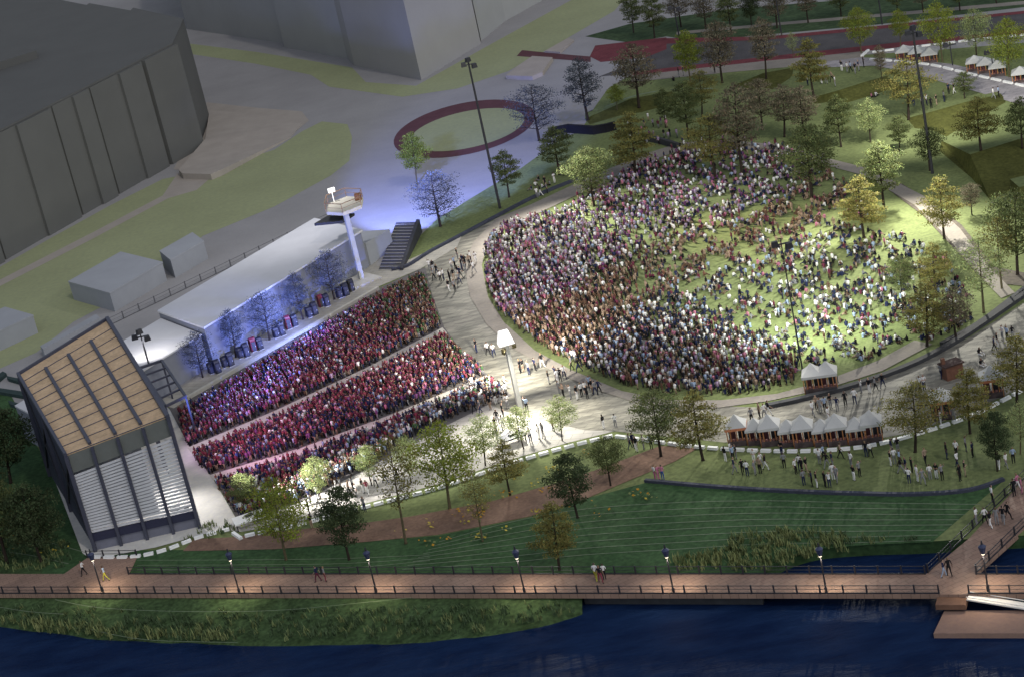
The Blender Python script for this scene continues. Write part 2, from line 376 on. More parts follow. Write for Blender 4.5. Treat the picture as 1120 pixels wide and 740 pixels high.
# stone edging lines across the river terrace
T_ = [(480, 592), (560, 570), (640, 556), (740, 549), (840, 547), (930, 549), (1072, 551)]
B_ = [(440, 622), (560, 614), (640, 606), (740, 600), (840, 594), (930, 593), (1018, 590)]
EDGM = mat('pale edging stone', (.17, .21, .14), .9, .2, 1.5, 0, .1)
for k in range(8):
    f = k / 7
    px = [(a[0] + (b[0] - a[0]) * f, a[1] + (b[1] - a[1]) * f) for a, b in zip(T_, B_)]
    line_sheet('edging_strip', px, 3 * S + .01, .10, EDGM)
for y in (611, 616.5, 621.5):
    line_sheet('edging_strip', [(150, y + 1), (280, y + .5), (380, y - 1), (470, y - 5 - (y - 611) * .4)], 3 * S + .01, .08, EDGM)
for px in ([(60, 655), (110, 664), (200, 668), (300, 667), (380, 660), (460, 652)], [(-20, 660), (30, 668), (70, 671)], [(100, 688), (160, 699), (260, 702)]):
    line_sheet('edging_strip', px, -.22 if px[0][1] < 662 else -.5, .07, EDGM)
line_sheet('edging_strip', [(-20, 585), (40, 590), (95, 604)], 5 * S, .1, EDGM); line_sheet('edging_strip', [(-20, 600), (30, 606), (75, 616)], 5 * S, .1, EDGM)
line_sheet('edging_strip', [(648, 124), (690, 106), (735, 98), (780, 97)], 2 * S, .5, EDGM)

# mounds in the upper park
from mathutils.bvhtree import BVHTree
MOUNDS = []
def mound(crest, foot, back, h):
    c = [at(x, y, h if 0 < k < len(crest) - 1 else .12) for k, (x, y) in enumerate(crest)]; f = [at(x, y, -.05) for x, y in foot]; b = [at(x, y, .0) for x, y in back]
    mb = MB(); top = c + b[::-1] if (b[0] - c[0]).length < (b[-1] - c[0]).length else c + b
    i = len(mb.v); mb.v += [tuple(p) for p in top]
    for t in tessellate_polygon([[Vector((p.x, p.y, 0)) for p in top]]): mb.f.append(tuple(i + q for q in t)); mb.m.append(0)
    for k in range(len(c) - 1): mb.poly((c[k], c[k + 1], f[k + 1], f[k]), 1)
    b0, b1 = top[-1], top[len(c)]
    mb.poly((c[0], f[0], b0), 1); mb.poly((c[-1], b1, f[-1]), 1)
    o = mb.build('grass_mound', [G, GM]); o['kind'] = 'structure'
    MOUNDS.append(BVHTree.FromPolygons(mb.v, mb.f))
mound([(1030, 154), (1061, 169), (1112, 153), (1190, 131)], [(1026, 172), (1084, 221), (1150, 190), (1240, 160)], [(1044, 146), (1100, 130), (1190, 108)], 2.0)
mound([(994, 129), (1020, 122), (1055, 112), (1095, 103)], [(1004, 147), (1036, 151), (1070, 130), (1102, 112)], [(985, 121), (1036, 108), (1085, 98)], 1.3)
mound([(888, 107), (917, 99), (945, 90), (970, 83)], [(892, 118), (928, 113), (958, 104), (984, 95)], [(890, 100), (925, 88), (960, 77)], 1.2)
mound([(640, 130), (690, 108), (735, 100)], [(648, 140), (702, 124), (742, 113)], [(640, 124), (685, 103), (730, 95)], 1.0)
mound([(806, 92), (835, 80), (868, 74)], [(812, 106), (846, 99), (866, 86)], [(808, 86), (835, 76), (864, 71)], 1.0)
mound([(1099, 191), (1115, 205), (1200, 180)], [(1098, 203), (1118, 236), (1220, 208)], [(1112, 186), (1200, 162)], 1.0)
def hit(x, y):
    p = at(x, y); d = (p - CAM).normalized(); best = (p - CAM).length; r = p
    for b in MOUNDS:
        q = b.ray_cast(CAM, d)
        if q[0] is not None and q[3] < best: best = q[3]; r = q[0].copy()
    return r

# ------------------------------------------------------------------ low walls
def low_wall(name, px, h, th, m, label, cat, smooth=4, z=0.0):
    o = wall_strip(px, z, h, th, smooth).build(name, m); tag(o, label, cat, None, px[0][0]); return o
low_wall('retaining_wall', [(429, 296), (446, 292), (470, 277), (500, 261), (545, 237), (590, 214), (640, 194)], .4, .45, WALLN, 'dark curved retaining wall under the grass bank beside the stairs', 'wall')
low_wall('retaining_wall', [(838, 446), (880, 437), (940, 421), (1000, 399), (1050, 372), (1100, 338), (1160, 296)], .42, .7, WALLD, 'long dark curved seat wall between the great lawn and the tent walk', 'wall')
low_wall('retaining_wall', [(1030, 378), (1070, 356), (1110, 326), (1165, 282)], .4, .5, WALLD, 'short inner dark wall above the long seat wall', 'wall')
low_wall('retaining_wall', [(706, 526.5), (780, 533), (850, 537.5), (930, 540.5), (1000, 541.5), (1060, 537), (1098, 525)], .3, .4, WALLN, 'navy retaining wall along the bottom of the lower event lawn', 'wall')
low_wall('kerb_wall', [(200, 440), (300, 382), (414, 317)], .45, .45, KERB, 'pale kerb wall between the dark cabins and the red crowd', 'wall', 0)
low_wall('retaining_wall', [(602, 150), (622, 145), (650, 147), (674, 142)], 1.3, .6, mat('void shade black', (.008, .008, .012), .9, .1, 1), 'underpass mouth, its shade painted black, in the grass bank below the red lane', 'wall', 2)  # near-black colour stands in for the shade inside the underpass
low_wall('retaining_wall', [(706, 154), (722, 157), (742, 163)], .9, .5, WALLD, 'small dark brown wall behind the crowd at the top of the lawn', 'wall', 2)

# ------------------------------------------------------------------ buildings
def xy(p): return (p.x, p.y)
def build1():
    c0, c2 = at(-80, 336), at(224, 160); h = height(c2, 48)
    t = empty('apartment_block', c2); inv = -t.location
    d = (c2 - c0).normalized(); nn = Vector((-d.y, d.x, 0)); nn = nn if nn.y > 0 else -nn
    def rf(x, y): p = at(x, y, h); return Vector((p.x, p.y, 0))
    back = [rf(201, 22), rf(146, 10), rf(143, 13), rf(98, 5), rf(95, 7), rf(20, -8), rf(-200, -40)]
    q0 = c0 + nn * .8; q2 = c2 + nn * .8 - d * .4
    mb = MB(); mb.prism([xy(p + inv) for p in [q0, q2] + back], -.2, h - .1); mb.build('wall', BLDG, t)
    L = (c2 - c0).length
    for k, (a, b) in enumerate(((0, .25), (.262, .518), (.532, .654), (.668, .855), (.869, 1.0))):
        a_, b_ = c0 + d * L * a, c0 + d * L * b
        m_ = a_ + (b_ - a_) * (.55 if k < 4 else .0)
        mb = MB(); mb.prism([xy(p + inv) for p in (a_ + nn * .5, m_ + nn * .5, m_, b_, b_ + nn * 2.2, a_ + nn * 2.2)], -.2, h - .08 - .07 * (k % 2)); mb.build('bay', BLDG, t)
    mb = MB(); mb.prism([xy(p + inv) for p in [q0 - nn * .2, q2 + d * .2] + back], h - .05, h + .25); rf_ = mb.build('roof', BLDGR, t)
    pp = at(-12, 72, h + 1) + inv
    mb = MB(); mb.box((pp.x, pp.y, h + .9), (16, 6, 1.4), .5); mb.build('plant_room', BLDGR, rf_)
    tag(t, 'big plain grey block with stepped bays at the upper left corner', 'building', None, 100)
build1()
def build2():
    a, b, c, d, e = at(461, 88), at(388, 72.5), at(388, 66), at(311, 52), at(205, 32)
    r1, r2, r3 = at(526, 48), at(553, 23), at(640, -25)
    t = empty('office_block', a); inv = -t.location; h = 27
    up = Vector((10, 60, 0))
    mb = MB(); mb.prism([xy(p + inv) for p in (a, r1, r1 + Vector((-6, 45, 0)), b + Vector((-8, 45, 0)), b)], -.2, h); mb.build('wall', mat('warm grey render', (.33, .32, .31), .9, .05, .1, 0, .1), t)
    mb = MB(); mb.prism([xy(p + inv) for p in (b + Vector((.3, 1.5, 0)), c, d, d + Vector((-2, 50, 0)), b + Vector((-6, 46, 0)))], -.2, h - .4); mb.build('wing', mat('grey wing render', (.34, .34, .33), .9, .05, .1, 0, .1), t)
    mb = MB(); mb.prism([xy(p + inv) for p in (d + Vector((-.2, 4, 0)), e, e + Vector((-6, 60, 0)), d + Vector((-2.5, 50, 0)))], -.2, h - .8); mb.build('wing', mat('grey wing render', (.24, .24, .23), .9, .05, .1, 0, .1), t)
    mb = MB(); mb.prism([xy(p + inv) for p in (r1 + Vector((.2, 2.2, 0)), r2, r3, r3 + Vector((-30, 60, 0)), r1 + Vector((-6, 46, 0)))], -.2, h - 1.2); mb.build('wing', mat('grey wing render', (.24, .24, .23), .9, .05, .1, 0, .1), t)
    tag(t, 'tall grey block with a corner standing above the oval ring path', 'building', None, 460)
build2()

def strip_building():
    f0, f1 = at(234.6, 400), at(404, 292)
    h = height(f0, 357)
    d = (f1 - f0).normalized(); nn = Vector((-d.y, d.x, 0)); nn = nn if nn.y > 0 else -nn
    bk = at(173, 339, h); dep = (Vector((bk.x, bk.y, 0)) - f0).dot(nn)
    t = empty('long_hall', f0); inv = -f0
    sk = at(173, 339, h); sk = Vector((sk.x, sk.y, 0)) - f0
    mb = MB(); mb.prism([xy(p + inv) for p in (f0, f1, f1 + sk, f0 + sk)], -.1, h - .25); mb.build('wall', mat('blue grey hall wall', (.20, .21, .25), .8, .06, .4, 0, .2), t)
    e = d * .15 + nn * -.15
    mb = MB(); mb.prism([xy(p + inv) for p in (f0 - d * .2 - nn * .2, f1 + d * .2 - nn * .2, f1 + sk + d * .2, f0 + sk - d * .2)], h - .25, h); mb.build('roof', ROOFW, t)
    tag(t, 'long low white roofed hall washed with blue light behind street trees', 'building', None, 300)
    g0 = f0 - d * 26
    t2 = empty('low_annex', g0); inv = -g0; h2 = h - .9
    mb = MB(); mb.prism([xy(p + inv) for p in (g0 + nn * .6, f0 - d * .25 + nn * .6, f0 - d * .25 + sk * .93, g0 + sk * .93)], -.1, h2 - .2); mb.build('wall', mat('blue grey hall wall'), t2)
    mb = MB(); mb.prism([xy(p + inv) for p in (g0 + nn * .45, f0 - d * .25 + nn * .45, f0 - d * .25 + sk * .95, g0 + sk * .95)], h2 - .2, h2); mb.build('roof', ROOFW, t2)
    tag(t2, 'lower white annex at the stage end of the long hall', 'building', None, 190)
    # blue lit boundary wall beyond the hall, and the raised road behind it
    w0, w1 = f1 + d * .4, at(431, 271)
    t3 = MB(); q = (w1 - w0).normalized(); m_ = Vector((-q.y, q.x, 0)); m_ = m_ if m_.y > 0 else -m_
    t3.prism([xy(w0), xy(w1), xy(w1 + m_ * 4), xy(w0 + m_ * 9)], -.1, [3.3, 2.7, 2.6, 3.3])
    tag(t3.build('ramp_block', BOXW), 'pale sloping ramp block between the platform tower and the dark stairs', 'ramp', None, 420)
strip_building()

def block(name, base3, htop, label, wall=BOXW, roof=ROOFW):
    """base3: three ground pixels: left, front corner, right; fourth from the parallelogram; htop: row of the roof above the front corner"""
    l, c, r = [at(*p) for p in base3]; b = l + r - c
    h = height(c, htop); t = empty(name, c); inv = -c
    mb = MB(); mb.prism([xy(p + inv) for p in (l, c, r, b)], -.1, h - .2); mb.build('wall', wall, t)
    mb = MB(); ce = (l + c + r + b) / 4
    mb.prism([xy(ce + (p - ce) * 1.012 + inv) for p in (l, c, r, b)], h - .2, h); mb.build('roof', roof, t)
    tag(t, label, 'building', None, base3[1][0])
GR = mat('mid grey flat roof', (.32, .33, .35), .85, .05, .3, 0, .15)
block('service_block', [(81, 328), (126, 341), (183, 307)], 320, 'square pale grey service block on the verge behind the stage', BOXW, GR)
block('service_block', [(180, 294), (192, 304), (228, 283)], 284, 'small narrow grey block on the verge nearer the hall railing', BOXW, GR)
block('service_block', [(-60, 388), (-30, 398), (42, 364)], 378, 'grey block cut off by the photo edge behind the stage', BOXW, GR)

def low_slab(name, px, h, m, label, cat):
    mb = MB(); mb.prism([xy(at(x, y)) for x, y in px], -.05, h); o = mb.build(name, m); tag(o, label, cat, None, px[0][0]); return o
low_slab('wedge_plinth', [(197, 192), (201, 196), (232, 197), (244, 192), (318, 151), (330, 136), (300, 128), (230, 124), (226, 158)], [1.0, 1.0, 1.0, 1.0, .15, .1, .1, .6, 1.0], PINK, 'flat buff wedge plinth at the foot of the big grey block', 'plinth')
low_slab('plinth', [(554, 87), (583, 88), (594, 83), (605, 67), (583, 65.5), (566, 77)], .7, PINK, 'low buff plinth below the brown cross path', 'plinth')
low_slab('plinth', [(596, 58), (613, 59), (628, 46), (622, 43.5)], .35, PINK, 'thin buff plinth above the brown cross path', 'plinth')
low_slab('long_planter', [(47, 388), (50, 391), (112, 357), (108, 353)], 1.3, BOXW, 'long low grey wall behind the timber stage roof', 'wall')
for k, px in enumerate(([(-8, 417), (-3, 420), (8, 411), (4, 409)], [(8, 414), (10, 417), (24, 421), (23, 417)], [(-8, 426), (-8, 430), (26, 436), (26, 431)], [(10, 441), (12, 445), (34, 452), (33, 447)], [(24, 460), (26, 464), (40, 468), (40, 463)])):
    low_slab('planter_box', px, .45, mat('dark green planter', (.03, .05, .048), .8, .2, 2, 0, .2), 'low dark green planter box on the pale ground behind the stage', 'planter')['group'] = 'planter boxes behind the stage'

# stairs
def stairs():
    a, b = at(414, 296), at(437, 296); c = at(444, 243, 1.5); c.z = 0; n = 15
    run = (c - at(425, 296)); run.z = 0
    t = empty('outdoor_stairs', a); inv = -a
    mb = MB()
    for k in range(n):
        p = run * (k / n); q = run * ((k + 1) / n)
        mb.prism([xy(v + inv) for v in (a + p, b + p, b + q, a + q)], -.05, .1 * (k + 1))
    mb.build('steps', mat('dark stair stone', (.06, .06, .07), .8, .2, 2, 0, .3), t)
    m2 = MB()
    for k in range(n):
        p = run * (k / n); z = .1 * (k + 1) + .004
        e = run.normalized() * .12
        m2.poly([(v + inv) + Vector((0, 0, z)) for v in (a + p, b + p, b + p + e, a + p + e)])
    m2.build('nosing', KERB, t)
    m3 = MB(); nb = b + (b - a) * .02
    m3.prism([xy(v + inv) for v in (nb, nb + (b - a) * .16, nb + (b - a) * .16 + run, nb + run)], -.05, [.4, .4, 1.9, 1.9]); m3.build('side_wall', WALLD, t)
    tag(t, 'dark stone stairs climbing between the blue wall and the grass bank', 'stairs', None, 425)
stairs()

# ------------------------------------------------------------------ the timber roofed stage
def stage():
    FL, FR, BL = at(104, 602), at(218, 576), at(55, 520); U, V = FR - FL, BL - FL
    BRh = at(118, 350, 14.3); BR0 = Vector((BRh.x, BRh.y, 0))
    t = empty('concert_stage', FL); inv = -FL
    def base(u, v):
        p = (FL * (1 - u) + FR * u) * (1 - v) + (BL * (1 - u) + BR0 * u) * v
        return p + inv
    def hz(u, v): return (10.9 * (1 - u) + 12.5 * u) * (1 - v) + (12.4 * (1 - u) + 14.3 * u) * v
    def P(u, v, z): b = base(u, v); return Vector((b.x, b.y, z))
    def T(u, v, dz=0): return P(u, v, hz(u, v) + dz)
    # roof deck of boards
    mb = MB(); n = 22
    for j in range(n):
        v0, v1 = j / n, (j + .97) / n
        for i in range(4):
            q = [T(i / 4, v0), T((i + 1) / 4, v0), T((i + 1) / 4, v1), T(i / 4, v1)]
            k = len(mb.v); mb.v += [tuple(p) for p in q] + [tuple(p - Vector((0, 0, .12))) for p in q]
            for f in ((0, 1, 2, 3), (7, 6, 5, 4), (0, 4, 5, 1), (1, 5, 6, 2), (2, 6, 7, 3), (3, 7, 4, 0)): mb.f.append(tuple(k + a for a in f)); mb.m.append(0)
    mb.build('roof_deck', TIMB, t)
    mb = MB()
    for j in range(0, 12): mb.bar(T(0, j / 11, .03), T(1, j / 11, .03), .10, .06)
    mb.build('batten', STEELB, t)
    for u in (.25, .5, .75): 
        mb = MB(); mb.bar(T(u, .01, .16), T(u, .9, .16), .34, .26); mb.build('roof_beam', STEELB, t)
    for u, w in ((0, .32), (1, .42)):
        mb = MB(); mb.bar(T(u, -.01, .08), T(u, 1.01, .08), w, .5); mb.build('edge_beam', STEELB, t)
    mb = MB(); mb.bar(T(0, 1.005, .05), T(1, 1.005, .05), .25, .5); mb.build('edge_beam', STEELB, t)
    # columns
    for u in (0, .25, .5, .75, 1):
        mb = MB(); mb.bar(P(u, -.012, 0), T(u, -.012, -.05), .36 if u in (0, 1) else .3); mb.build('column', STEELB, t)
    for u in (0, 1):
        for v in (.5, 1):
            mb = MB(); mb.bar(P(u, v, 0), T(u, v, -.2), .4); mb.build('column', STEELB, t)
    mb = MB()
    for a, b in ((.0, .5), (.5, 1.0)): mb.bar(P(0, a, 1), T(0, b, -.6), .16); mb.bar(P(0, b, 1), T(0, a, -.6), .16)
    mb.build('brace', DARK, t)
    # front: fascia, slats, band, plinth
    for i in range(4):
        a, b = i / 4 + .012, (i + 1) / 4 - .012
        q = [T(a, 0, -.15), T(b, 0, -.15), T(b, 0, -2.1), T(a, 0, -2.1)]
        mb = MB(); mb.poly(q); mb.poly([p + V.normalized() * .12 for p in q][::-1])
        for k in range(4): p0, p1 = q[k], q[(k + 1) % 4]; mb.poly([p0, p1, p1 + V.normalized() * .12, p0 + V.normalized() * .12])
        mb.build('fascia_panel', FASC, t)
        mb = MB(); ns = 21
        for k in range(ns):
            f = (k + .5) / ns
            za = 2.0 + (hz(a, 0) - 2.3 - 2.0) * f; zb = 2.0 + (hz(b, 0) - 2.3 - 2.0) * f
            mb.bar(P(a, 0, za), P(b, 0, zb), .10, .24)
        mb.build('louvre', GREYM, t)
        mb = MB(); q0 = .0
        mb.bar(P(a, -.002, 1.55), P(b, -.002, 1.55), .3, .85); mb.build('band_beam', mat('navy band', (.028, .03, .06), .5, .1, 2, 0, .3), t)
        mb = MB(); mb.bar(P(a, .004, .55), P(b, .004, .55), .2, 1.12); mb.build('plinth_panel', mat('grey blue plinth', (.16, .165, .21), .6, .1, 1, 0, .3), t)
    mb = MB(); mb.prism([(P(0.01, .05, 0).x, P(0.01, .05, 0).y)] + [(P(.70, .05, 0).x, P(.70, .05, 0).y), (P(.70, .055, 0).x, P(.70, .055, 0).y), (P(.01, .055, 0).x, P(.01, .055, 0).y)], 1.9, [8.6, 9.6, 9.6, 8.6])
    mb.build('backing_screen', mat('grey backing screen', (.27, .275, .30), .7, .06, .5, 0, .2), t)
    mb = MB(); mb.prism([xy(P(.01, .03, 0)), xy(P(.99, .03, 0)), xy(P(.99, .97, 0)), xy(P(.01, .97, 0))], 0, 1.25); mb.build('stage_floor', CONC, t)
    mb = MB(); mb.prism([xy(P(.008, .01, 0)), xy(P(.012, .01, 0)), xy(P(.012, .99, 0)), xy(P(.008, .99, 0))], .0, [9.6, 9.6, 11, 11]); mb.build('side_screen', mat('navy side screen', (.035, .04, .065), .7, .15, .6, 0, .2), t)
    mb = MB(); mb.prism([xy(P(.02, .975, 0)), xy(P(.98, .975, 0)), xy(P(.98, .985, 0)), xy(P(.02, .985, 0))], 0, 11); mb.build('rear_screen', mat('grey backing screen', (.24, .245, .26)), t)
    # lamps under the roof
    for v in (.12, .5, .85):
        mb = MB(); c = T(.93, v, -1.1); mb.box(c, (.5, .9, .45), .4); mb.build('stage_light', DARK, t)
    # equipment on the floor
    for u, v in ((.86, .09), (.93, .07)):
        mb = MB(); c = P(u, v, 1.45); mb.box(c, (.9, .6, .4), .7); mb.build('monitor', DARK, t)
    tag(t, 'large stage house with slatted timber roof and grey louvred front', 'stage', None, 120)
    return t, P, T
STG, SP, ST = stage()

def truss_frame():
    z = 5.0
    q = [at(153, 402, z), at(177, 394, z), at(203, 433, z), at(181, 444, z)]
    t = empty('lighting_truss', Vector((q[0].x, q[0].y, 0))); inv = -t.location
    for a, b in ((0, 1), (1, 2), (2, 3), (3, 0)):
        mb = MB(); mb.bar(q[a] + inv, q[b] + inv, .28); mb.build('truss_chord', STEELB, t)
    for k in range(1, 5):
        f = k / 5; mb = MB(); mb.bar(q[0].lerp(q[3], f) + inv, q[1].lerp(q[2], f) + inv, .2); mb.build('truss_rung', STEELB, t)
    for p in (q[1], q[2], q[0], q[3]):
        g = p + inv; mb = MB(); mb.bar((g.x, g.y, 0), (g.x, g.y, z), .2); mb.build('leg', STEELB, t)
    tag(t, 'open steel truss frame like a ladder beside the timber stage roof', 'truss frame', None, 180)
truss_frame()

# ------------------------------------------------------------------ towers, masts and lamps
GLOW = mat('white lamp glass', (.9, .9, .88), .5, 0, emit=((1, .97, .9), 1.1))
GLOWW = mat('warm lamp glass', (.9, .85, .7), .5, 0, emit=((1, .86, .62), 3.0))
LIGHTS = []
def spot(name, loc, target, power, col, size, blend=1.0, rad=.6, parent=None):
    l = bpy.data.lights.new(name, 'SPOT'); l.energy = power; l.color = col; l.spot_size = R(size); l.spot_blend = blend; l.shadow_soft_size = rad
    o = bpy.data.objects.new(name, l); COL.objects.link(o); o.location = loc
    o.rotation_euler = (Vector(target) - Vector(loc)).to_track_quat('-Z', 'Y').to_euler(); return o

def platform_tower():
    b = at(396, 307); z = 9.6; t = empty('platform_tower', b)
    mb = MB(); mb.box((0, 0, z / 2), (.62, .55, z), R(25)); mb.build('column', mat('concrete column', (.42, .42, .40), .8, .1, 1, 0, .2), t)
    pf = MB(); c = at(377, 224, z + .3) - b
    hexp = [(c.x + 2.35 * math.cos(a) * 1.15, c.y + 3.6 * math.sin(a)) for a in [R(25 + 60 * k) for k in range(6)]]
    pf.prism(hexp, z - .1, z + .35, bottom=True); pf.build('deck', mat('pale platform deck', (.62, .58, .48), .8, .08, 1, 0, .2), t)
    r = MB()
    for k in range(6):
        p, q = hexp[k], hexp[(k + 1) % 6]
        r.bar((p[0], p[1], z + .3), (p[0], p[1], z + 1.5), .09); r.bar((p[0], p[1], z + 1.5), (q[0], q[1], z + 1.5), .09); r.bar((p[0], p[1], z + .9), (q[0], q[1], z + .9), .05)
    r.build('railing', mat('tan railing', (.30, .19, .12), .7, .1, 2), t)
    w = MB(); w.prism([(c.x - 4.4, c.y - 1.2), (c.x - .6, c.y - 2.8), (c.x + 1.0, c.y - .5), (c.x - 2.6, c.y + 1.0)], z - 1.3, z - .95, bottom=True); w.build('lower_deck', WALLD, t)
    w = MB(); w.box((c.x + 1.9, c.y + .8, z + .75), (.9, .9, .8)); w.build('equipment_box', mat('brown crate', (.22, .1, .05), .8, .2, 2), t)
    w = MB(); w.box((c.x - 1.4, c.y + 2.2, z + 2.0), (.9, .35, .55), .3); w.bar((c.x - 1.4, c.y + 2.2, z + .3), (c.x - 1.4, c.y + 2.2, z + 1.8), .09); w.build('floodlight', GLOW, t)
    pl = MB(); pl.prism([xy(at(370, 313) - b), xy(at(388, 318) - b), xy(at(418, 305) - b), xy(at(398, 300) - b)], -.05, .35); pl.build('plinth', KERB, t)
    tag(t, 'tall pale column tower carrying a lit railed platform above the blue hall', 'tower', None, 385)
    return b + c + Vector((0, 0, z))
TW = platform_tower()

def lantern_tower():
    b = at(569, 446); z = 7.6; t = empty('lantern_tower', b)
    mb = MB(); mb.box((0, 0, z / 2), (.5, .5, z), R(20), taper=.8); mb.build('column', mat('concrete column', (.42, .42, .40)), t)
    mb = MB(); mb.box((0, 0, z + .7), (1.7, 1.3, 1.4), R(8), taper=.6); mb.build('lantern', GLOW, t)
    for k in range(3):
        mb = MB(); a = k * 2.1; mb.box((math.cos(a) * .8, math.sin(a) * .6, z - .5 - .7 * (k == 1)), (.45, .35, .35), a); mb.build('speaker', mat('olive box', (.12, .10, .05), .8, .1), t)
    tag(t, 'pale column with a glowing white lantern standing on the stone plaza', 'light tower', None, 560)
    return b + Vector((0, 0, z))
LT = lantern_tower()

def mast(bx, by, topy, label, heads=3, group='floodlight masts', w=.2):
    b = hit(bx, by); z = height(b, topy); t = empty('floodlight_mast', b)
    mb = MB(); mb.tube([(0, 0, 0), (0, 0, z * .5), (0, 0, z)], [w, w * .85, w * .6], 8); mb.build('pole', DARK, t)
    mb = MB(); mb.bar((-.9, 0, z - .5), (.9, 0, z - .5), .14); arm = mb.build('crossarm', DARK, t)
    for k in range(heads):
        mb = MB(); mb.box(((-.7, .7, 0)[k], -.25, (z - .3, z - .75, z + .25)[k]), (.75, .5, .6), .3 * k, taper=.8); mb.build('floodlight', DARK, arm)
    tag(t, label, 'floodlight mast', group, bx); return b + Vector((0, 0, z - .9))
M1 = mast(547, 228, 67, 'tall black floodlight mast on the grass bank beside the oval ring path')
M2 = mast(1020, 190, 32, 'tall black floodlight mast among the trees near the upper tents')
M3 = mast(878, 406, 262, 'slim dark mast standing in the lawn crowd near the twin tents', 2, w=.09)
M4 = mast(173, 433, 364, 'short black mast with lamp heads between the stage roof and annex', 3, w=.14)
for x, y, ty, lb in ((744, 47, 6, 'short dark street mast beside the red lane'), (855, 39, -6, 'short dark street mast on the far lawn cut by the photo edge'), (965, 27, -12, 'dark street mast on the far lawn past the olive row trees')):
    mast(x, y, ty, lb, 2, 'street masts by the far road', .13)
for x, y, ty, lb in ((1042, 72, 46, 'small dark lamp post behind the upper tents'), (1087, 82, 54, 'small dark lamp post between the upper tents and the path')):
    mast(x, y, ty, lb, 1, 'lamp posts by the upper tents', .1)

LAMPS = []
def promenade_lamp(bx, by):
    b = at(bx, by); z = 4.3; t = empty('promenade_lamp', b)
    mb = MB(); mb.tube([(0, 0, 0), (0, 0, .5), (0, 0, .55), (0, 0, z)], [.12, .12, .075, .06], 8); mb.build('pole', DARK, t)
    mb = MB(); mb.tube([(0, 0, z - .75), (0, 0, z - .1), (0, 0, z + .1)], [.16, .34, .1], 8); shade = mb.build('lamp_shade', mat('navy lamp shade', (.04, .05, .10), .5, .1, 2, 0, .3), t)
    mb = MB(); mb.tube([(0, 0, z + .1), (0, 0, z + .45)], [.1, .05], 8); mb.build('finial', DARK, shade)
    mb = MB(); mb.tube([(0, 0, z - .83), (0, 0, z - .76)], [.12, .15], 8); mb.build('lamp_glass', GLOWW, shade)
    LAMPS.append(b + Vector((0, 0, z)))
    tag(t, {112: 'navy promenade lamp before the stage corner', 1081: 'navy promenade lamp past the bridge branch'}.get(bx, 'navy promenade lamp by the water railing'), 'street lamp', 'promenade lamps', bx)
for bx, by in ((112, 647), (262, 648), (412, 648), (574, 648), (737, 648), (904, 648), (1081, 647)): promenade_lamp(bx, by)

# ------------------------------------------------------------------ promenade, railings, pontoon
def slab(name, px, z, th, m, label=None, cat=None):
    mb = MB(); mb.prism([xy(at(x, y, z)) for x, y in px], z - th, z, bottom=True)
    o = mb.build(name, m)
    if cat: tag(o, label, cat, None, px[0][0])
    else: o['kind'] = 'structure'
    return o
slab('promenade', [(-420, 627), (70, 627), (96, 609), (150, 608), (141, 627), (1013, 627), (1060, 588), (1120, 524), (1400, 230), (1480, 230), (1140, 560), (1066, 627), (1400, 627), (1400, 649.5), (-420, 649.5)], .10, .4, DECK)
slab('landing_deck', [(1026, 650.2), (1059, 650.2), (1056, 661), (1023, 661)], -.15, .45, mat('brown landing boards', (.16, .09, .06), .8, .2, 2), 'small brown landing step hanging off the promenade above the pontoon', 'landing')
slab('pontoon', [(1033, 667), (1300, 667), (1300, 692), (1021, 692)], WZ + .45, .9, mat('tan pontoon boards', (.26, .17, .14), .85, .1, .6, 0, .2, fine=(3, .08)), 'tan floating pontoon moored below the promenade bridge', 'pontoon')
def gangway():
    a, b = at(1059, 653, -.1), at(1150, 667.5, WZ + .5)
    t = empty('gangway', a); mb = MB(); mb.bar((0, 0, .05), b - a + Vector((0, 0, .05)), .9, .12); mb.build('deck', WHITE, t)
    s = (b - a).cross(Vector((0, 0, 1))).normalized() * .42
    for q in (1, -1):
        mb = MB(); mb.bar(s * q + Vector((0, 0, .3)), b - a + s * q + Vector((0, 0, .3)), .05, .05); mb.build('handrail', WHITE, t)
    tag(t, 'white sloping gangway from the promenade down to the pontoon', 'gangway', None, 1100)
gangway()
def railing(px0, px1, step, label, z=.1, h=.85, first=0, mats=(DARK, DARK)):
    a, b = at(*px0, z), at(*px1, z); n = max(1, round(math.hypot(px1[0] - px0[0], px1[1] - px0[1]) / step))
    t = empty('railing', a); d = b - a
    for k in range(n + 1):
        p = d * (k / n); mb = MB(); mb.box((p.x, p.y, h / 2), (.13, .13, h), math.atan2(d.y, d.x), taper=.85); mb.build('post', mats[0], t)
    r = MB(); r.bar((0, 0, h * .9), d + Vector((0, 0, h * .9)), .05); r.bar((0, 0, h * .5), d + Vector((0, 0, h * .5)), .03); r.bar((0, 0, .06), d + Vector((0, 0, .06)), .05, .12); r.build('rail', mats[1], t)
    tag(t, label, 'railing', 'promenade railings', px0[0])
railing((-14, 648.8), (1027, 648.8), 21.6, 'long low dark railing along the water edge of the promenade')
railing((1060, 648.8), (1150, 648.8), 21.6, 'short railing along the water beside the white gangway')
railing((141, 627.5), (1012, 627.5), 22, 'long low dark railing between the promenade and the grass terrace')
railing((1068, 627.5), (1160, 627.5), 22, 'short railing between the inlet and the promenade past the branch')
railing((1015, 626), (1122, 521), 17, 'dark railing on the lawn side of the promenade branch')
railing((1068, 626), (1150, 546), 20, 'dark railing on the inlet side of the promenade branch')
railing((96, 609.5), (150, 608.5), 17, 'short railing at the promenade widening below the stage')
railing((118, 357), (376, 233), 17.5, 'thin grey railing running behind the white hall roof', 0.0, 1.1, mats=(mat('grey rail', (.12, .12, .13), .6, .1), mat('grey rail', (.12, .12, .13))))

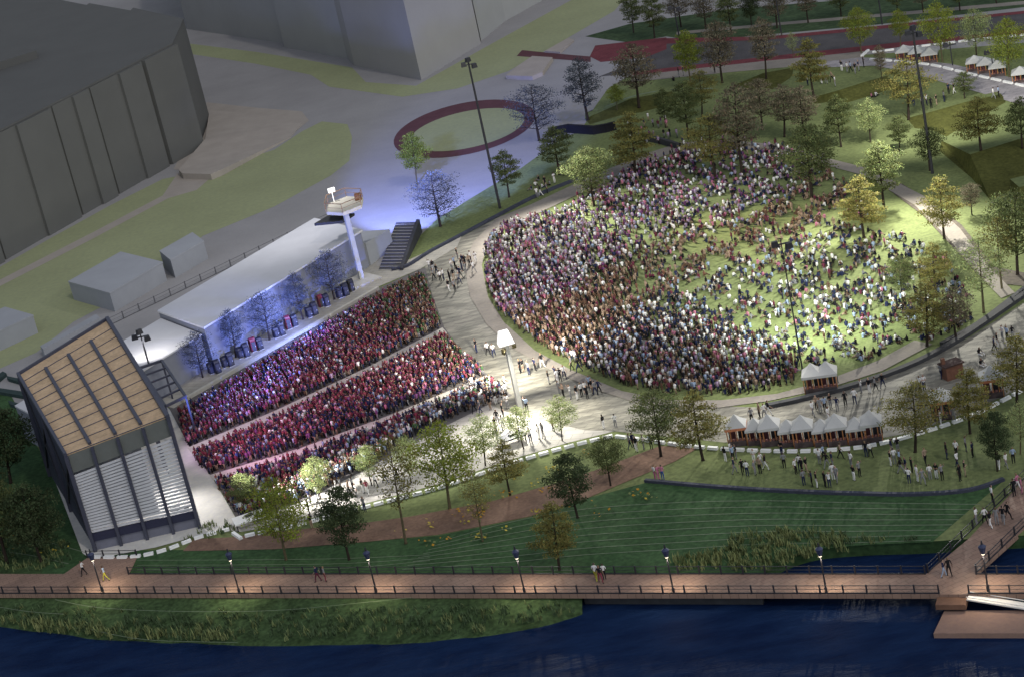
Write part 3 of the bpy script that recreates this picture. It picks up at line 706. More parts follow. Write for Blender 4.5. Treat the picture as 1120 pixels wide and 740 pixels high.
# ------------------------------------------------------------------ white barrier blocks along the event edge
def barrier_mesh():
    mb = MB(); L = 1.2
    prof = [(-.2, 0), (-.2, .06), (-.18, .1), (-.17, .27), (.17, .27), (.18, .1), (.2, .06), (.2, 0)]
    for x in (-L / 2, L / 2): mb.v += [(x, y, z) for y, z in prof]
    n = len(prof)
    for j in range(n): a, b = j, (j + 1) % n; mb.f.append((a, b, b + n, a + n)); mb.m.append(0)
    mb.f += [tuple(range(n))[::-1], tuple(range(n, 2 * n))]; mb.m += [0, 0]
    o = mb.build('barrier_block', mat('white barrier plastic', (.86, .86, .84), .5, .04, 2, 0, .3)); me = o.data; bpy.data.objects.remove(o); return me
BAR = barrier_mesh()
def barriers(px, step, label, group):
    c = catmull([(a, b + 2.5) for a, b in px], 12); L = [0]
    for a, b in zip(c, c[1:]): L.append(L[-1] + math.hypot(b[0] - a[0], b[1] - a[1]))
    s = step / 2; k = 0
    while s < L[-1] - 2:
        while L[k + 1] < s: k += 1
        f = (s - L[k]) / (L[k + 1] - L[k]); p = (c[k][0] + (c[k + 1][0] - c[k][0]) * f, c[k][1] + (c[k + 1][1] - c[k][1]) * f)
        q0, q1 = at(*c[k]), at(*c[k + 1]); wp = at(*p)
        o = bpy.data.objects.new('barrier_block', BAR); COL.objects.link(o); o.location = wp + Vector((0, 0, .05)); o.rotation_euler = (0, 0, math.atan2(q1.y - q0.y, q1.x - q0.x))
        pa = (p[0] - c[k][0], 0); d_px = math.hypot(c[k + 1][0] - c[k][0], c[k + 1][1] - c[k][1]); m_per_px = (q1 - q0).length / max(d_px, .01)
        o.scale = (min(2.6, step * .74 * m_per_px / 1.2), 1, 1)
        tag(o, label, 'barrier', group); s += step
barriers([(98, 607.5), (125, 608), (152, 606.5), (182, 599.5), (215, 587), (240, 580), (252, 577)], 14.5, 'low white barrier block in the dashed row below the stage front', 'white barrier blocks below the stage')
barriers([(255, 579), (262, 585.5), (276, 583), (320, 574), (400, 553), (480, 532), (560, 505), (620, 487.5), (668, 475.5)], 14.5, 'low white barrier block in the dashed row between pale walk and bank', 'white barrier blocks along the pale walk')
barriers([(672, 475.5), (700, 479), (760, 487), (820, 491), (880, 492), (940, 488), (985, 478.5)], 14.5, 'low white barrier block in the dashed row in front of the tents', 'white barrier blocks before the tents')
barriers([(985, 478.5), (1030, 465), (1070, 450), (1120, 424.5), (1150, 408)], 14.5, 'low white barrier block in the dashed row curving up past the kiosks', 'white barrier blocks beside the kiosks')
barriers([(944, 63), (946, 57), (952, 56.2), (985, 52), (1060, 43), (1130, 36)], 13.5, 'low white barrier block in the dashed row behind the upper tents', 'white barrier blocks behind the upper tents')
barriers([(950, 63.5), (985, 66), (1020, 70), (1050, 77), (1085, 85), (1130, 95)], 13.5, 'low white barrier block in the dashed row in front of the upper tents', 'white barrier blocks before the upper tents')

# ------------------------------------------------------------------ tents and kiosks
def make_tent(b, w, label, x, stripe=False, rz=0.0):
    t = empty('market_tent', b, rz); h = 2.0; t.scale = (1, 1, (.82 if int(x) in (828, 864, 901, 938) else .97) * (.72 if proj(b)[1] < 200 else 1))
    mb = MB(); e = .1; A = w / 2 + e
    ring = [(-A, -A, h), (A, -A, h), (A, A, h), (-A, A, h)]; m1 = [(q[0] * .45, q[1] * .45, h + .55) for q in ring]; top = (0, 0, h + 1.15)
    i = 0; mb.v = ring + m1 + [top] + [(q[0], q[1], h - .28) for q in ring]
    for k in range(4):
        k2 = (k + 1) % 4
        mb.f += [(k, k2, 4 + k2, 4 + k), (4 + k, 4 + k2, 8), (9 + k, 9 + k2, k2, k)]; mb.m += [0, 0, 1 if stripe else 0]
    mb.build('canopy', [TENT, mat('faded orange valance', (.5, .19, .10), .85, .15, 4)], t)
    for x_, y_ in ((-1, -1), (1, -1), (1, 1), (-1, 1)):
        p = MB(); p.bar((x_ * w / 2 * .96, y_ * w / 2 * .96, 0), (x_ * w / 2 * .96, y_ * w / 2 * .96, h - .05), .09); p.build('leg', ORNG if y_ < 0 else DARK, t)
    p = MB(); p.box((0, -w / 2 * .9, .3), (w * .9, .45, .6)); cnt = p.build('counter', mat('dark counter', (.075, .055, .055), .8, .5, 1.5), t)
    for q in (-.3, .02, .3):
        p = MB(); p.bar((w * q, -w / 2 * .99, 0), (w * q, -w / 2 * .99, h - .1), .09); p.build('post', ORNG, t)
    p = MB(); p.box((w * .22, .2, .95), (w * .36, .3, 1.7)); p.build('cabinet', DARK, t)
    p = MB(); p.box((-w * .24, .1, .8), (w * .3, .3, 1.3)); p.build('shelf_unit', mat('dark red shelving', (.11, .04, .045), .8, .3, 3), t)
    p = MB()
    for k in range(5): p.box((-w * .36 + k * w * .18, -w / 2 * .9, .7), (.22, .25, .2), k)
    p.build('goods', mat('mixed goods', (.22, .10, .09), .8, .5, 6), cnt)
    tag(t, label, 'tent', 'white market tents', x)
def rz_px(x, y): 
    q = at(x + 8, y - 1) - at(x - 8, y + 1); return math.atan2(q.y, q.x)
for x, y, w in ((808, 487, 1.9), (828, 486, 1.7), (844, 487, 1.95), (864, 488, 1.7), (880, 488, 1.95), (901, 487.5, 1.7), (917, 486.5, 1.95), (938, 485.5, 1.7), (955, 483, 1.95)):
    make_tent(at(x, y - 4), w, 'white peaked tent with striped orange valance at the stair end of the row' if x == 808 else 'white peaked tent in the row behind the dashed white barrier', x, x == 808, rz_px(x, y))
for x, y in ((891, 429), (907, 427)): make_tent(at(x, y - 3), 1.9, 'white peaked tent of the pair between the crowd and the seat wall', x, False, rz_px(x, y))
for x, y in ((990, 65), (1004, 66), (1018, 68), (1067, 77), (1079, 79), (1092, 82.5), (1117, 89.5)): make_tent(at(x, y - 1), 2.3, 'pale peaked tent in the upper row by the far road', x, False, rz_px(x, y + 2))
for x, y, lb in ((1032, 458, 'white tent with red striped valance half hidden by a tree on the tent walk'), (1086, 434, 'white tent with red valance at the far end of the tent walk')):
    make_tent(at(x, y - 4), 2.1, lb, x, True, rz_px(x, y))
def kiosk():
    b = at(1042, 412); t = empty('brown_kiosk', b, R(15))
    mb = MB(); mb.box((0, 0, .75), (1.9, 1.3, 1.5)); mb.build('body', mat('rust brown panels', (.15, .07, .045), .8, .25, 2), t)
    mb = MB(); mb.box((0, 0, 1.56), (2.2, 1.6, .12)); mb.build('roof', mat('dark brown roof', (.06, .035, .03), .8, .2, 2), t)
    mb = MB(); mb.box((-.75, .2, 1.9), (.35, .35, .7)); mb.build('chimney', mat('rust brown panels', (.15, .07, .045)), t)
    tag(t, 'rust brown kiosk on the tent walk just below the seat wall', 'kiosk', None, 1042)
kiosk()

# dark cabins along the hall
def make_cabin(b, col, label, x, hgt_=1.5):
    t = empty('portable_cabin', b, R(28))
    m = mat('cabin ' + ('red' if col == 'r' else 'black'), (.13, .015, .03) if col == 'r' else (.012, .012, .018), .5, .1, 3, 0, .4)
    mb = MB(); mb.box((0, 0, hgt_ / 2), (.72, .75, hgt_)); mb.build('body', m, t)
    mb = MB(); mb.tube([(-.36, 0, hgt_), (.36, 0, hgt_)], .37, 10); mb.build('roof', m, t)
    mb = MB(); mb.box((0, -.39, hgt_ * .5), (.5, .05, hgt_ * .8)); dr = mb.build('door', mat('cabin door', (.05, .05, .06), .5, .2, 3), t)
    mb = MB(); mb.box((.18, -.425, hgt_ * .5), (.05, .04, .16)); mb.build('handle', KERB, dr)
    mb = MB(); mb.box((0, -.03, .06), (.82, .85, .12)); mb.build('base', KERB, t)
    tag(t, label, 'cabin', 'dark cabins along the hall', x)
for x, y, c, h in ((232, 408, 'b', 1.1), (239, 408, 'b', 1.5), (247, 401, 'b', 1.1), (253, 400, 'b', 1.5), (264, 391, 'b', 1.1), (270.5, 390, 'b', 1.5), (278, 384, 'r', 1.5), (285, 382, 'b', 1.3), (303, 369, 'b', 1.1), (309, 367, 'b', 1.5), (316, 360, 'r', 1.5), (323, 357, 'b', 1.3), (339, 347, 'b', 1.1), (345, 345, 'b', 1.5), (352, 336, 'r', 1.4), (358, 335, 'b', 1.4), (372, 326, 'b', 1.2), (379, 324, 'b', 1.5), (385, 319, 'b', 1.4)):
    make_cabin(at(x, y), c, ('dark red slim cabin with rounded top on the paving beside the hall' if c == 'r' else ('low black cabin with pale base on the paving beside the hall' if h < 1.2 else 'slim black cabin with rounded top beside the hall')), x, h)
for x, y, s, lb in ((274, 573, 1.0, 'white low equipment table at the foot of the stage apron'), (562, 484, .8, 'dark low covered table under the young trees on the plaza')):
    t = empty('equipment_table', at(x, y), R(15)); mb = MB(); mb.box((0, 0, .8), (3.2 * s, 2.0 * s, .14)); mb.build('table_top', WHITE if s == 1 else STEELB, t)
    for a in (-1, 1):
        for b in (-1, 1): mb = MB(); mb.box((a * 1.45 * s, b * .85 * s, .37), (.1, .1, .72)); mb.build('leg', DARK, t)
    mb = MB(); mb.box((.1, .2, .95), (.8, .4, .2), .3); mb.build('mixer', DARK, t)
    tag(t, lb, 'table', None, x)

# ------------------------------------------------------------------ trees
def tree_mesh(name, seed, H=8.0, base=.3, rad=2.6, nl=5000, prof=None, flat=.45, leaf=(.16, .34), limbs=22, trunk=.16, bark=BARK, lm=None, layer=0.0):
    rnd = np.random.default_rng(seed); pr = random.Random(seed)
    mb = MB(); tp = []
    nl = int(nl * 1.15); leaf = (leaf[0] * .78, leaf[1] * .78)
    lx, ly = pr.uniform(-.25, .25), pr.uniform(-.25, .25)
    def tr(z): f = z / H; return Vector((lx * math.sin(f * 3), ly * math.sin(f * 2.3), z))
    zs = [0, .15, H * .2, H * .45, H * .7, H * .92]
    mb.tube([tr(z) for z in zs], [trunk * 1.5, trunk, trunk * .85, trunk * .6, trunk * .35, .03], 7)
    cl = []  # clump centres (pos, radius)
    for i in range(limbs):
        f = (i + pr.random()) / limbs; z = H * (base * .85 + (1 - base * .85) * f * .95)
        r = rad * prof(f) * pr.uniform(.7, 1.1); a = i * 2.4 + pr.uniform(-.4, .4)
        p0 = tr(z * .96 - .15 * r); up = r * (.35 - .3 * layer)
        p1 = p0 + Vector((math.cos(a) * r * .55, math.sin(a) * r * .55, up * .6)); p2 = p0 + Vector((math.cos(a + .2) * r, math.sin(a + .2) * r, up))
        w = trunk * .36 * (1 - .55 * f)
        mb.tube([p0, p1, p2], [w, w * .6, .015], 5)
        for s in (-1, 1):
            q = p1 + Vector((math.cos(a + s * .9) * r * .45, math.sin(a + s * .9) * r * .45, up * .5)); mb.tube([p1, q], [w * .5, .012], 4); cl.append((q, r * .34))
            q2 = p0.lerp(p1, .6) + Vector((math.cos(a + s * 1.1) * r * .3, math.sin(a + s * 1.1) * r * .3, up * .5 + .2)); mb.tube([p0.lerp(p1, .6), q2], [w * .4, .01], 4); cl.append((q2, r * .3))
        cl.append((p2, r * .30)); cl.append((p1, r * .36))
    cl.append((tr(H * .93), rad * .3)); cl.append((tr(H * .85), rad * .35))
    to = mb.build('trunk', bark, smooth=True); tme = to.data; bpy.data.objects.remove(to)
    C = np.array([tuple(c[0]) for c in cl]); RR = np.array([max(.25, c[1]) for c in cl]); tone_c = rnd.uniform(.6, 1.35, len(cl))
    w = RR ** 2; w /= w.sum(); idx = rnd.choice(len(cl), nl, p=w)
    d = rnd.normal(size=(nl, 3)); d /= np.linalg.norm(d, axis=1)[:, None]; d *= rnd.random(nl)[:, None] ** .45
    pos = C[idx] + d * RR[idx][:, None] * np.array([1.15, 1.15, flat * 1.15])
    s = rnd.uniform(leaf[0], leaf[1], nl)
    a = rnd.normal(size=(nl, 3)); a /= np.linalg.norm(a, axis=1)[:, None]
    b = np.cross(a, rnd.normal(size=(nl, 3))); b /= np.linalg.norm(b, axis=1)[:, None]
    A = a * s[:, None] * .5; B = b * s[:, None] * .32
    V = np.stack([pos - A, pos + B, pos + A, pos - B], 1).reshape(-1, 3)
    me = bpy.data.meshes.new(name + '_crown'); me.vertices.add(4 * nl); me.vertices.foreach_set('co', V.astype(np.float32).ravel())
    me.loops.add(4 * nl); me.loops.foreach_set('vertex_index', np.arange(4 * nl, dtype=np.int32)); me.polygons.add(nl); me.polygons.foreach_set('loop_start', np.arange(0, 4 * nl, 4, dtype=np.int32))
    me.update(calc_edges=True); me.materials.append(lm)
    t = (tone_c[idx] * rnd.uniform(.75, 1.25, nl))
    at_ = me.color_attributes.new('tone', 'FLOAT_COLOR', 'POINT')
    colr = np.ones((4 * nl, 4), np.float32); tt = np.repeat(t, 4); colr[:, 0] = tt * np.repeat(rnd.uniform(.9, 1.2, nl), 4); colr[:, 1] = tt; colr[:, 2] = tt * .9
    at_.data.foreach_set('color', colr.ravel())
    return tme, me, H

LO = leaf_mat('olive leaves', (.19, .185, .065)); LD = leaf_mat('dark leaves', (.055, .08, .04), .25); LY = leaf_mat('fresh pale leaves', (.31, .38, .18)); LYY = leaf_mat('lime leaves', (.21, .26, .05))
LBB = leaf_mat('blue lit leaves', (.075, .09, .12), .25); LP = leaf_mat('plum brown leaves', (.15, .135, .10), .3); LG = leaf_mat('mid green leaves', (.12, .15, .065))  # LBB: blue light on the trees is put into the leaf colour
rnd_ = lambda f: math.sin(math.pi * min(1, .12 + f * .86)) ** .6
cone = lambda f: (1 - f) ** .42 * (.8 + .2 * min(1, f * 5)) if f < .97 else .2
egg = lambda f: math.sin(math.pi * (.1 + .86 * f)) ** .75
KIND = {
 'olive': [tree_mesh('olive_a', 1, rad=3.0, base=.36, nl=4600, prof=cone, flat=.26, lm=LO, layer=.8), tree_mesh('olive_b', 2, rad=3.1, base=.36, nl=4200, prof=egg, flat=.28, lm=LO, layer=.7), tree_mesh('olive_c', 3, rad=2.8, base=.34, nl=4800, prof=cone, flat=.26, lm=LO, layer=.9)],
 'green': [tree_mesh('green_a', 11, rad=2.8, base=.28, nl=5200, prof=rnd_, flat=.5, lm=LG), tree_mesh('green_b', 12, rad=2.5, base=.3, nl=4800, prof=egg, flat=.4, lm=LG, layer=.4)],
 'dark': [tree_mesh('dark_a', 21, rad=3.0, base=.22, nl=6500, prof=rnd_, flat=.6, leaf=(.18, .38), lm=LD), tree_mesh('dark_b', 22, rad=2.7, base=.25, nl=5600, prof=egg, flat=.5, leaf=(.18, .38), lm=LD)],
 'young': [tree_mesh('young_a', 31, rad=2.2, base=.3, nl=4200, prof=egg, flat=.8, leaf=(.14, .28), trunk=.12, lm=LY), tree_mesh('young_b', 32, rad=2.4, base=.28, nl=4600, prof=rnd_, flat=.7, leaf=(.14, .28), trunk=.12, lm=LY)],
 'lime': [tree_mesh('lime_a', 41, rad=2.5, base=.3, nl=5200, prof=rnd_, flat=.7, leaf=(.15, .3), trunk=.12, bark=BARKL, lm=LYY), tree_mesh('lime_b', 42, rad=1.9, base=.34, nl=4200, prof=egg, flat=.7, leaf=(.15, .3), trunk=.11, bark=BARKL, lm=LYY)],
 'blue': [tree_mesh('blue_a', 51, rad=2.9, base=.25, nl=3300, prof=rnd_, flat=.5, leaf=(.14, .28), limbs=30, lm=LBB), tree_mesh('blue_b', 52, rad=2.0, base=.26, nl=3300, prof=egg, flat=.7, leaf=(.14, .28), limbs=26, lm=LBB)],
 'plum': [tree_mesh('plum_a', 61, rad=2.6, base=.3, nl=3600, prof=rnd_, flat=.45, limbs=28, lm=LP), tree_mesh('plum_b', 62, rad=2.4, base=.34, nl=3400, prof=egg, flat=.35, limbs=28, lm=LP, layer=.5)],
 'wisp': [tree_mesh('wisp_a', 71, rad=1.9, base=.34, nl=1900, prof=egg, flat=.8, leaf=(.14, .26), trunk=.10, limbs=26, bark=BARKL, lm=LY), tree_mesh('wisp_b', 72, rad=1.7, base=.4, nl=1500, prof=egg, flat=.9, leaf=(.14, .26), trunk=.10, limbs=24, bark=BARKL, lm=LO)],
}
KDESC = {'olive': 'olive leaved layered tree', 'green': 'mid green bushy tree', 'dark': 'dark dense evergreen tree', 'young': 'young pale green tree', 'lime': 'bright lime leaved tree', 'blue': 'blue grey tree', 'plum': 'brownish thin leaved tree', 'wisp': 'slender sparse tree'}
tn = 0
def tree(bx, by, ty, kind, area, group, wide=1.0):
    global tn
    b = hit(bx, by); v = KIND[kind][tn % len(KIND[kind])]; tn += 1
    h = height(b, ty); s = h / (v[2] * .97)
    e = empty('tree', b - Vector((0, 0, .04)), random.uniform(0, 6.28)); e.scale = (s * wide, s * wide, s)
    # the trunks lean a little, as planted trees do
    lean = R(random.uniform(2, 5)); e.rotation_mode = 'QUATERNION'
    from mathutils import Quaternion
    e.rotation_quaternion = Quaternion((0, 1, 0), lean) @ Quaternion((0, 0, 1), random.uniform(0, 6.28))
    for nm, me in (('trunk', v[0]), ('crown', v[1])):
        o = bpy.data.objects.new(nm, me); COL.objects.link(o); o.parent = e
    tag(e, f'{KDESC[kind]} {area}', 'tree', group, bx)

def trees(area, group, lst):
    for t in lst: tree(*t[:4], area, group, t[4] if len(t) > 4 else 1.0)
trees('in the paved strip before the blue hall', 'street trees along the blue hall', [(222, 413, 362, 'blue', .9), (258, 391, 338, 'blue'), (295, 372, 318, 'blue'), (332, 350, 297, 'blue'), (366, 328, 274, 'blue')])
trees('on the grass bank near the ring path', 'trees on the bank by the ring path', [(456, 203, 145, 'lime', 1.1), (482, 248, 188, 'blue', 1.2), (557, 216, 164, 'green'), (590, 154, 92, 'blue', 1.2), (612, 191, 138, 'green', 1.15), (650, 226, 160, 'green', 1.0)])
trees('along the far edge of the great lawn', 'trees on the park side of the great lawn', [(643, 131, 62, 'blue', 1.1), (675, 120, 92, 'lime'), (699, 118, 47, 'plum', 1.1), (695, 192, 122, 'olive', 1.1), (753, 152, 88, 'green', .95), (783, 196, 124, 'olive', 1.0), (812, 192, 90, 'plum', .8), (834, 142, 86, 'plum'), (880, 152, 93, 'plum'), (888, 216, 136, 'green', 1.1), (920, 161, 103, 'green', .9), (952, 156, 108, 'young', 1.1), (984, 166, 126, 'green'), (1017, 187, 138, 'green', 1.0), (967, 229, 154, 'green'), (945, 260, 192, 'olive', 1.1), (1033, 261, 192, 'olive'), (1063, 235, 200, 'plum')])
trees('in the upper park below the far road', 'trees in the upper park', [(756, 95, 34, 'lime', 1.1), (790, 91, 22, 'plum', .9), (838, 86, 18, 'plum', .8), (890, 106, 41, 'olive', .95), (965, 88, 48, 'plum', .6), (994, 131, 62, 'olive'), (1055, 108, 78, 'green', 1.2), (1073, 165, 105, 'olive', 1.2), (1118, 162, 106, 'green'), (1104, 85, 20, 'lime')])
trees('among the crowd at the top of the great lawn', 'trees standing in the crowd', [(858, 150, 92, 'plum'), (768, 128, 76, 'olive', .9), (728, 140, 96, 'green', .8)])
trees('in the row along the far road', 'trees in the row along the far road', [(942, 58, 8, 'lime'), (985, 52, 10, 'lime'), (1031, 68, 2, 'lime', .85), (1068, 62, 10, 'young'), (868, 64, 35, 'wisp')])
trees('on the dark lawn beyond the far road', 'trees beyond the far road', [(716, 42, -6, 'green', .9), (772, 32, -12, 'plum'), (800, 38, -18, 'green', .8), (822, 28, -14, 'dark', .7), (884, 25, -18, 'plum'), (920, 18, -22, 'green'), (1010, 14, -24, 'plum'), (1050, 12, -26, 'green'), (1090, 4, -30, 'plum'), (745, 30, -16, 'plum'), (693, 36, -8, 'green', .9), (850, 31, -20, 'plum'), (982, 17, -24, 'green', .8)])
trees('on the lawn near the curved seat wall', 'trees on the lawn side of the seat wall', [(1113, 301, 208, 'green', .9), (1096, 316, 236, 'wisp', 1.2), (1076, 342, 258, 'wisp', 1.3), (1024, 322, 264, 'olive'), (987, 329, 280, 'green', .8), (993, 314, 280, 'plum', .6), (1014, 379, 308, 'olive', 1.05), (1046, 372, 313, 'plum', 1.1)])
trees('on the tent walk', 'trees along the tent walk', [(723, 499, 427, 'green', 1.05), (769, 503, 425, 'olive'), (1001, 494, 417, 'olive'), (1061, 474, 402, 'olive', .95), (1112, 444, 366, 'olive')])
trees('on the event lawn by the barrier row', 'trees on the lower event lawn', [(1091, 515, 450, 'dark', .7), (1116, 496, 440, 'wisp', 1.2)])
trees('between the plaza and the dashed barrier row', 'young trees on the pale walk', [(615, 482, 432, 'young'), (573, 491, 443, 'young'), (531, 509, 453, 'young'), (492, 556, 462, 'lime', 1.1), (450, 528, 476, 'young', .8), (407, 531, 486, 'young'), (351, 546, 500, 'young'), (268, 560, 518, 'green', 1.0)])
trees('on the flowery bank by the brown path', 'trees along the brown path', [(444, 594, 474, 'wisp', .9), (558, 541, 480, 'olive', .9), (528, 592, 512, 'wisp', .9), (612, 623, 548, 'olive', .95), (632, 566, 496, 'dark', .9), (668, 531, 476, 'green', .9), (382, 612, 533, 'dark', .85), (313, 612, 523, 'lime', 1.0)])
trees('in the dark clump beside the stage', 'dark trees beside the stage', [(12, 528, 446, 'dark', 1.0), (45, 614, 530, 'dark', .85), (8, 616, 515, 'green', .9), (-18, 570, 480, 'dark', .9)])

# ------------------------------------------------------------------ reeds, flowers and shrubs (nobody could count these)
def tufts(name, polys, dens, hgt_, cols, width=.06, z=0.0, blades=7, seed=0):
    r = np.random.default_rng(seed); mb = MB()
    for poly in polys:
        xs = [p[0] for p in poly]; ys = [p[1] for p in poly]
        n = int(dens * (max(xs) - min(xs)) * (max(ys) - min(ys)) / 100)
        for _ in range(n):
            p = (r.uniform(min(xs), max(xs)), r.uniform(min(ys), max(ys)))
            if not inside(p, poly): continue
            b = at(*p, z); mi = int(r.integers(len(cols)))
            for _b in range(blades):
                a = r.uniform(0, 6.28); l = hgt_ * r.uniform(.5, 1.2); o = b + Vector((r.normal(0, .14), r.normal(0, .14), 0))
                d = Vector((math.cos(a), math.sin(a), 0)); tip = o + d * l * .45 + Vector((0, 0, l)); s = Vector((-d.y, d.x, 0)) * width
                m_ = o + d * l * .15 + Vector((0, 0, l * .6))
                mb.poly([o - s, o + s, m_ + s * .8, m_ - s * .8], mi); mb.poly([m_ - s * .8, m_ + s * .8, tip], mi)
    o = mb.build(name, cols); o['kind'] = 'stuff'; return o
RE1 = mat('reed straw', (.20, .22, .085), .9, .3, 2); RE2 = mat('reed olive', (.14, .17, .065), .9, .3, 2); RE3 = mat('reed dark', (.06, .095, .042), .9, .3, 2)
FLO = mat('orange blossom', (.42, .22, .02), .8, .2, 3); FLY = mat('yellow blossom', (.46, .36, .05), .8, .2, 3)
tufts('reeds', [[(800, 588), (850, 580), (915, 588), (925, 604), (870, 614), (840, 626), (795, 622)], [(735, 612), (800, 600), (800, 622), (740, 624)]], 5, .7, [RE1, RE2, RE2], seed=1)
tufts('shore_reeds', [[(0, 676), (80, 684), (150, 690), (250, 694), (250, 702), (150, 700), (60, 692), (0, 684)]], 4, .9, [RE1, RE2, RE2], z=-.9, seed=2)
tufts('bank_weeds', [[(-20, 664), (300, 670), (560, 664), (636, 662), (630, 670), (540, 690), (400, 700), (240, 700), (100, 694), (-20, 680)]], 2.6, .6, [RE3, RE2, RE3], z=-.75, seed=3)
tufts('tall_grass', [[(-40, 530), (40, 560), (85, 604), (66, 625), (-40, 625)], [(215, 578), (250, 568), (262, 580), (240, 588), (200, 592)], [(860, 580), (960, 585), (1010, 590), (900, 598)]], 3, .6, [RE3, RE2, G], seed=4)
def flowers(name, polys, dens, seed):
    r = np.random.default_rng(seed); mb = MB()
    for poly in polys:
        xs = [p[0] for p in poly]; ys = [p[1] for p in poly]
        for _ in range(int(dens * (max(xs) - min(xs)) * (max(ys) - min(ys)) / 1000)):
            p = (r.uniform(min(xs), max(xs)), r.uniform(min(ys), max(ys)))
            if not inside(p, poly): continue
            b = at(*p); mi = int(r.integers(2))
            for _k in range(r.integers(5, 14)):
                o = b + Vector((r.normal(0, .45), r.normal(0, .45), r.uniform(.15, .4))); s = r.uniform(.05, .11)
                a = r.uniform(0, 6.28); u = Vector((math.cos(a), math.sin(a), .4)) * s; v = Vector((-math.sin(a), math.cos(a), .3)) * s
                mb.poly([o - u - v, o + u - v, o + u + v, o - u + v], mi if r.random() > .25 else 2)
    o = mb.build(name, [FLO, FLY, RE2]); o['kind'] = 'stuff'
flowers('wildflowers', [[(410, 565), (600, 535), (650, 540), (600, 572), (500, 600), (420, 602)], [(560, 505), (650, 495), (640, 520), (560, 545), (470, 566), (480, 548)], [(0, 530), (60, 565), (80, 600), (20, 610)], [(640, 545), (720, 528), (720, 550), (640, 590)]], 2.2, 5)

# ------------------------------------------------------------------ people
SKIN = [mat('skin light', (.42, .27, .20), .6, .05, 5), mat('skin tan', (.26, .15, .10), .6, .05, 5), mat('skin brown', (.10, .055, .035), .6, .05, 5)]
HAIR = [mat('hair dark', (.014, .011, .01), .6, .1, 8), mat('hair brown', (.05, .03, .018), .6, .1, 8), mat('hair fair', (.20, .14, .07), .6, .1, 8)]
CLO = {'black': (.014, .014, .017), 'white': (.72, .71, .70), 'grey': (.22, .22, .23), 'navy': (.022, .028, .07), 'red': (.21, .045, .065), 'pink': (.45, .17, .25), 'pale blue': (.30, .38, .52), 'tan': (.30, .22, .16),
       'maroon': (.12, .028, .05), 'purple': (.16, .06, .16), 'green': (.06, .11, .05), 'brown': (.10, .06, .04), 'blue': (.04, .08, .25), 'yellow': (.42, .40, .06), 'lilac': (.34, .26, .38), 'rust': (.16, .08, .055)}
CM = {k: mat('cloth ' + k, v, .85, .1, 6, 0, .1) for k, v in CLO.items()}
SHOE = mat('shoes dark', (.02, .018, .016), .6, .1, 4)

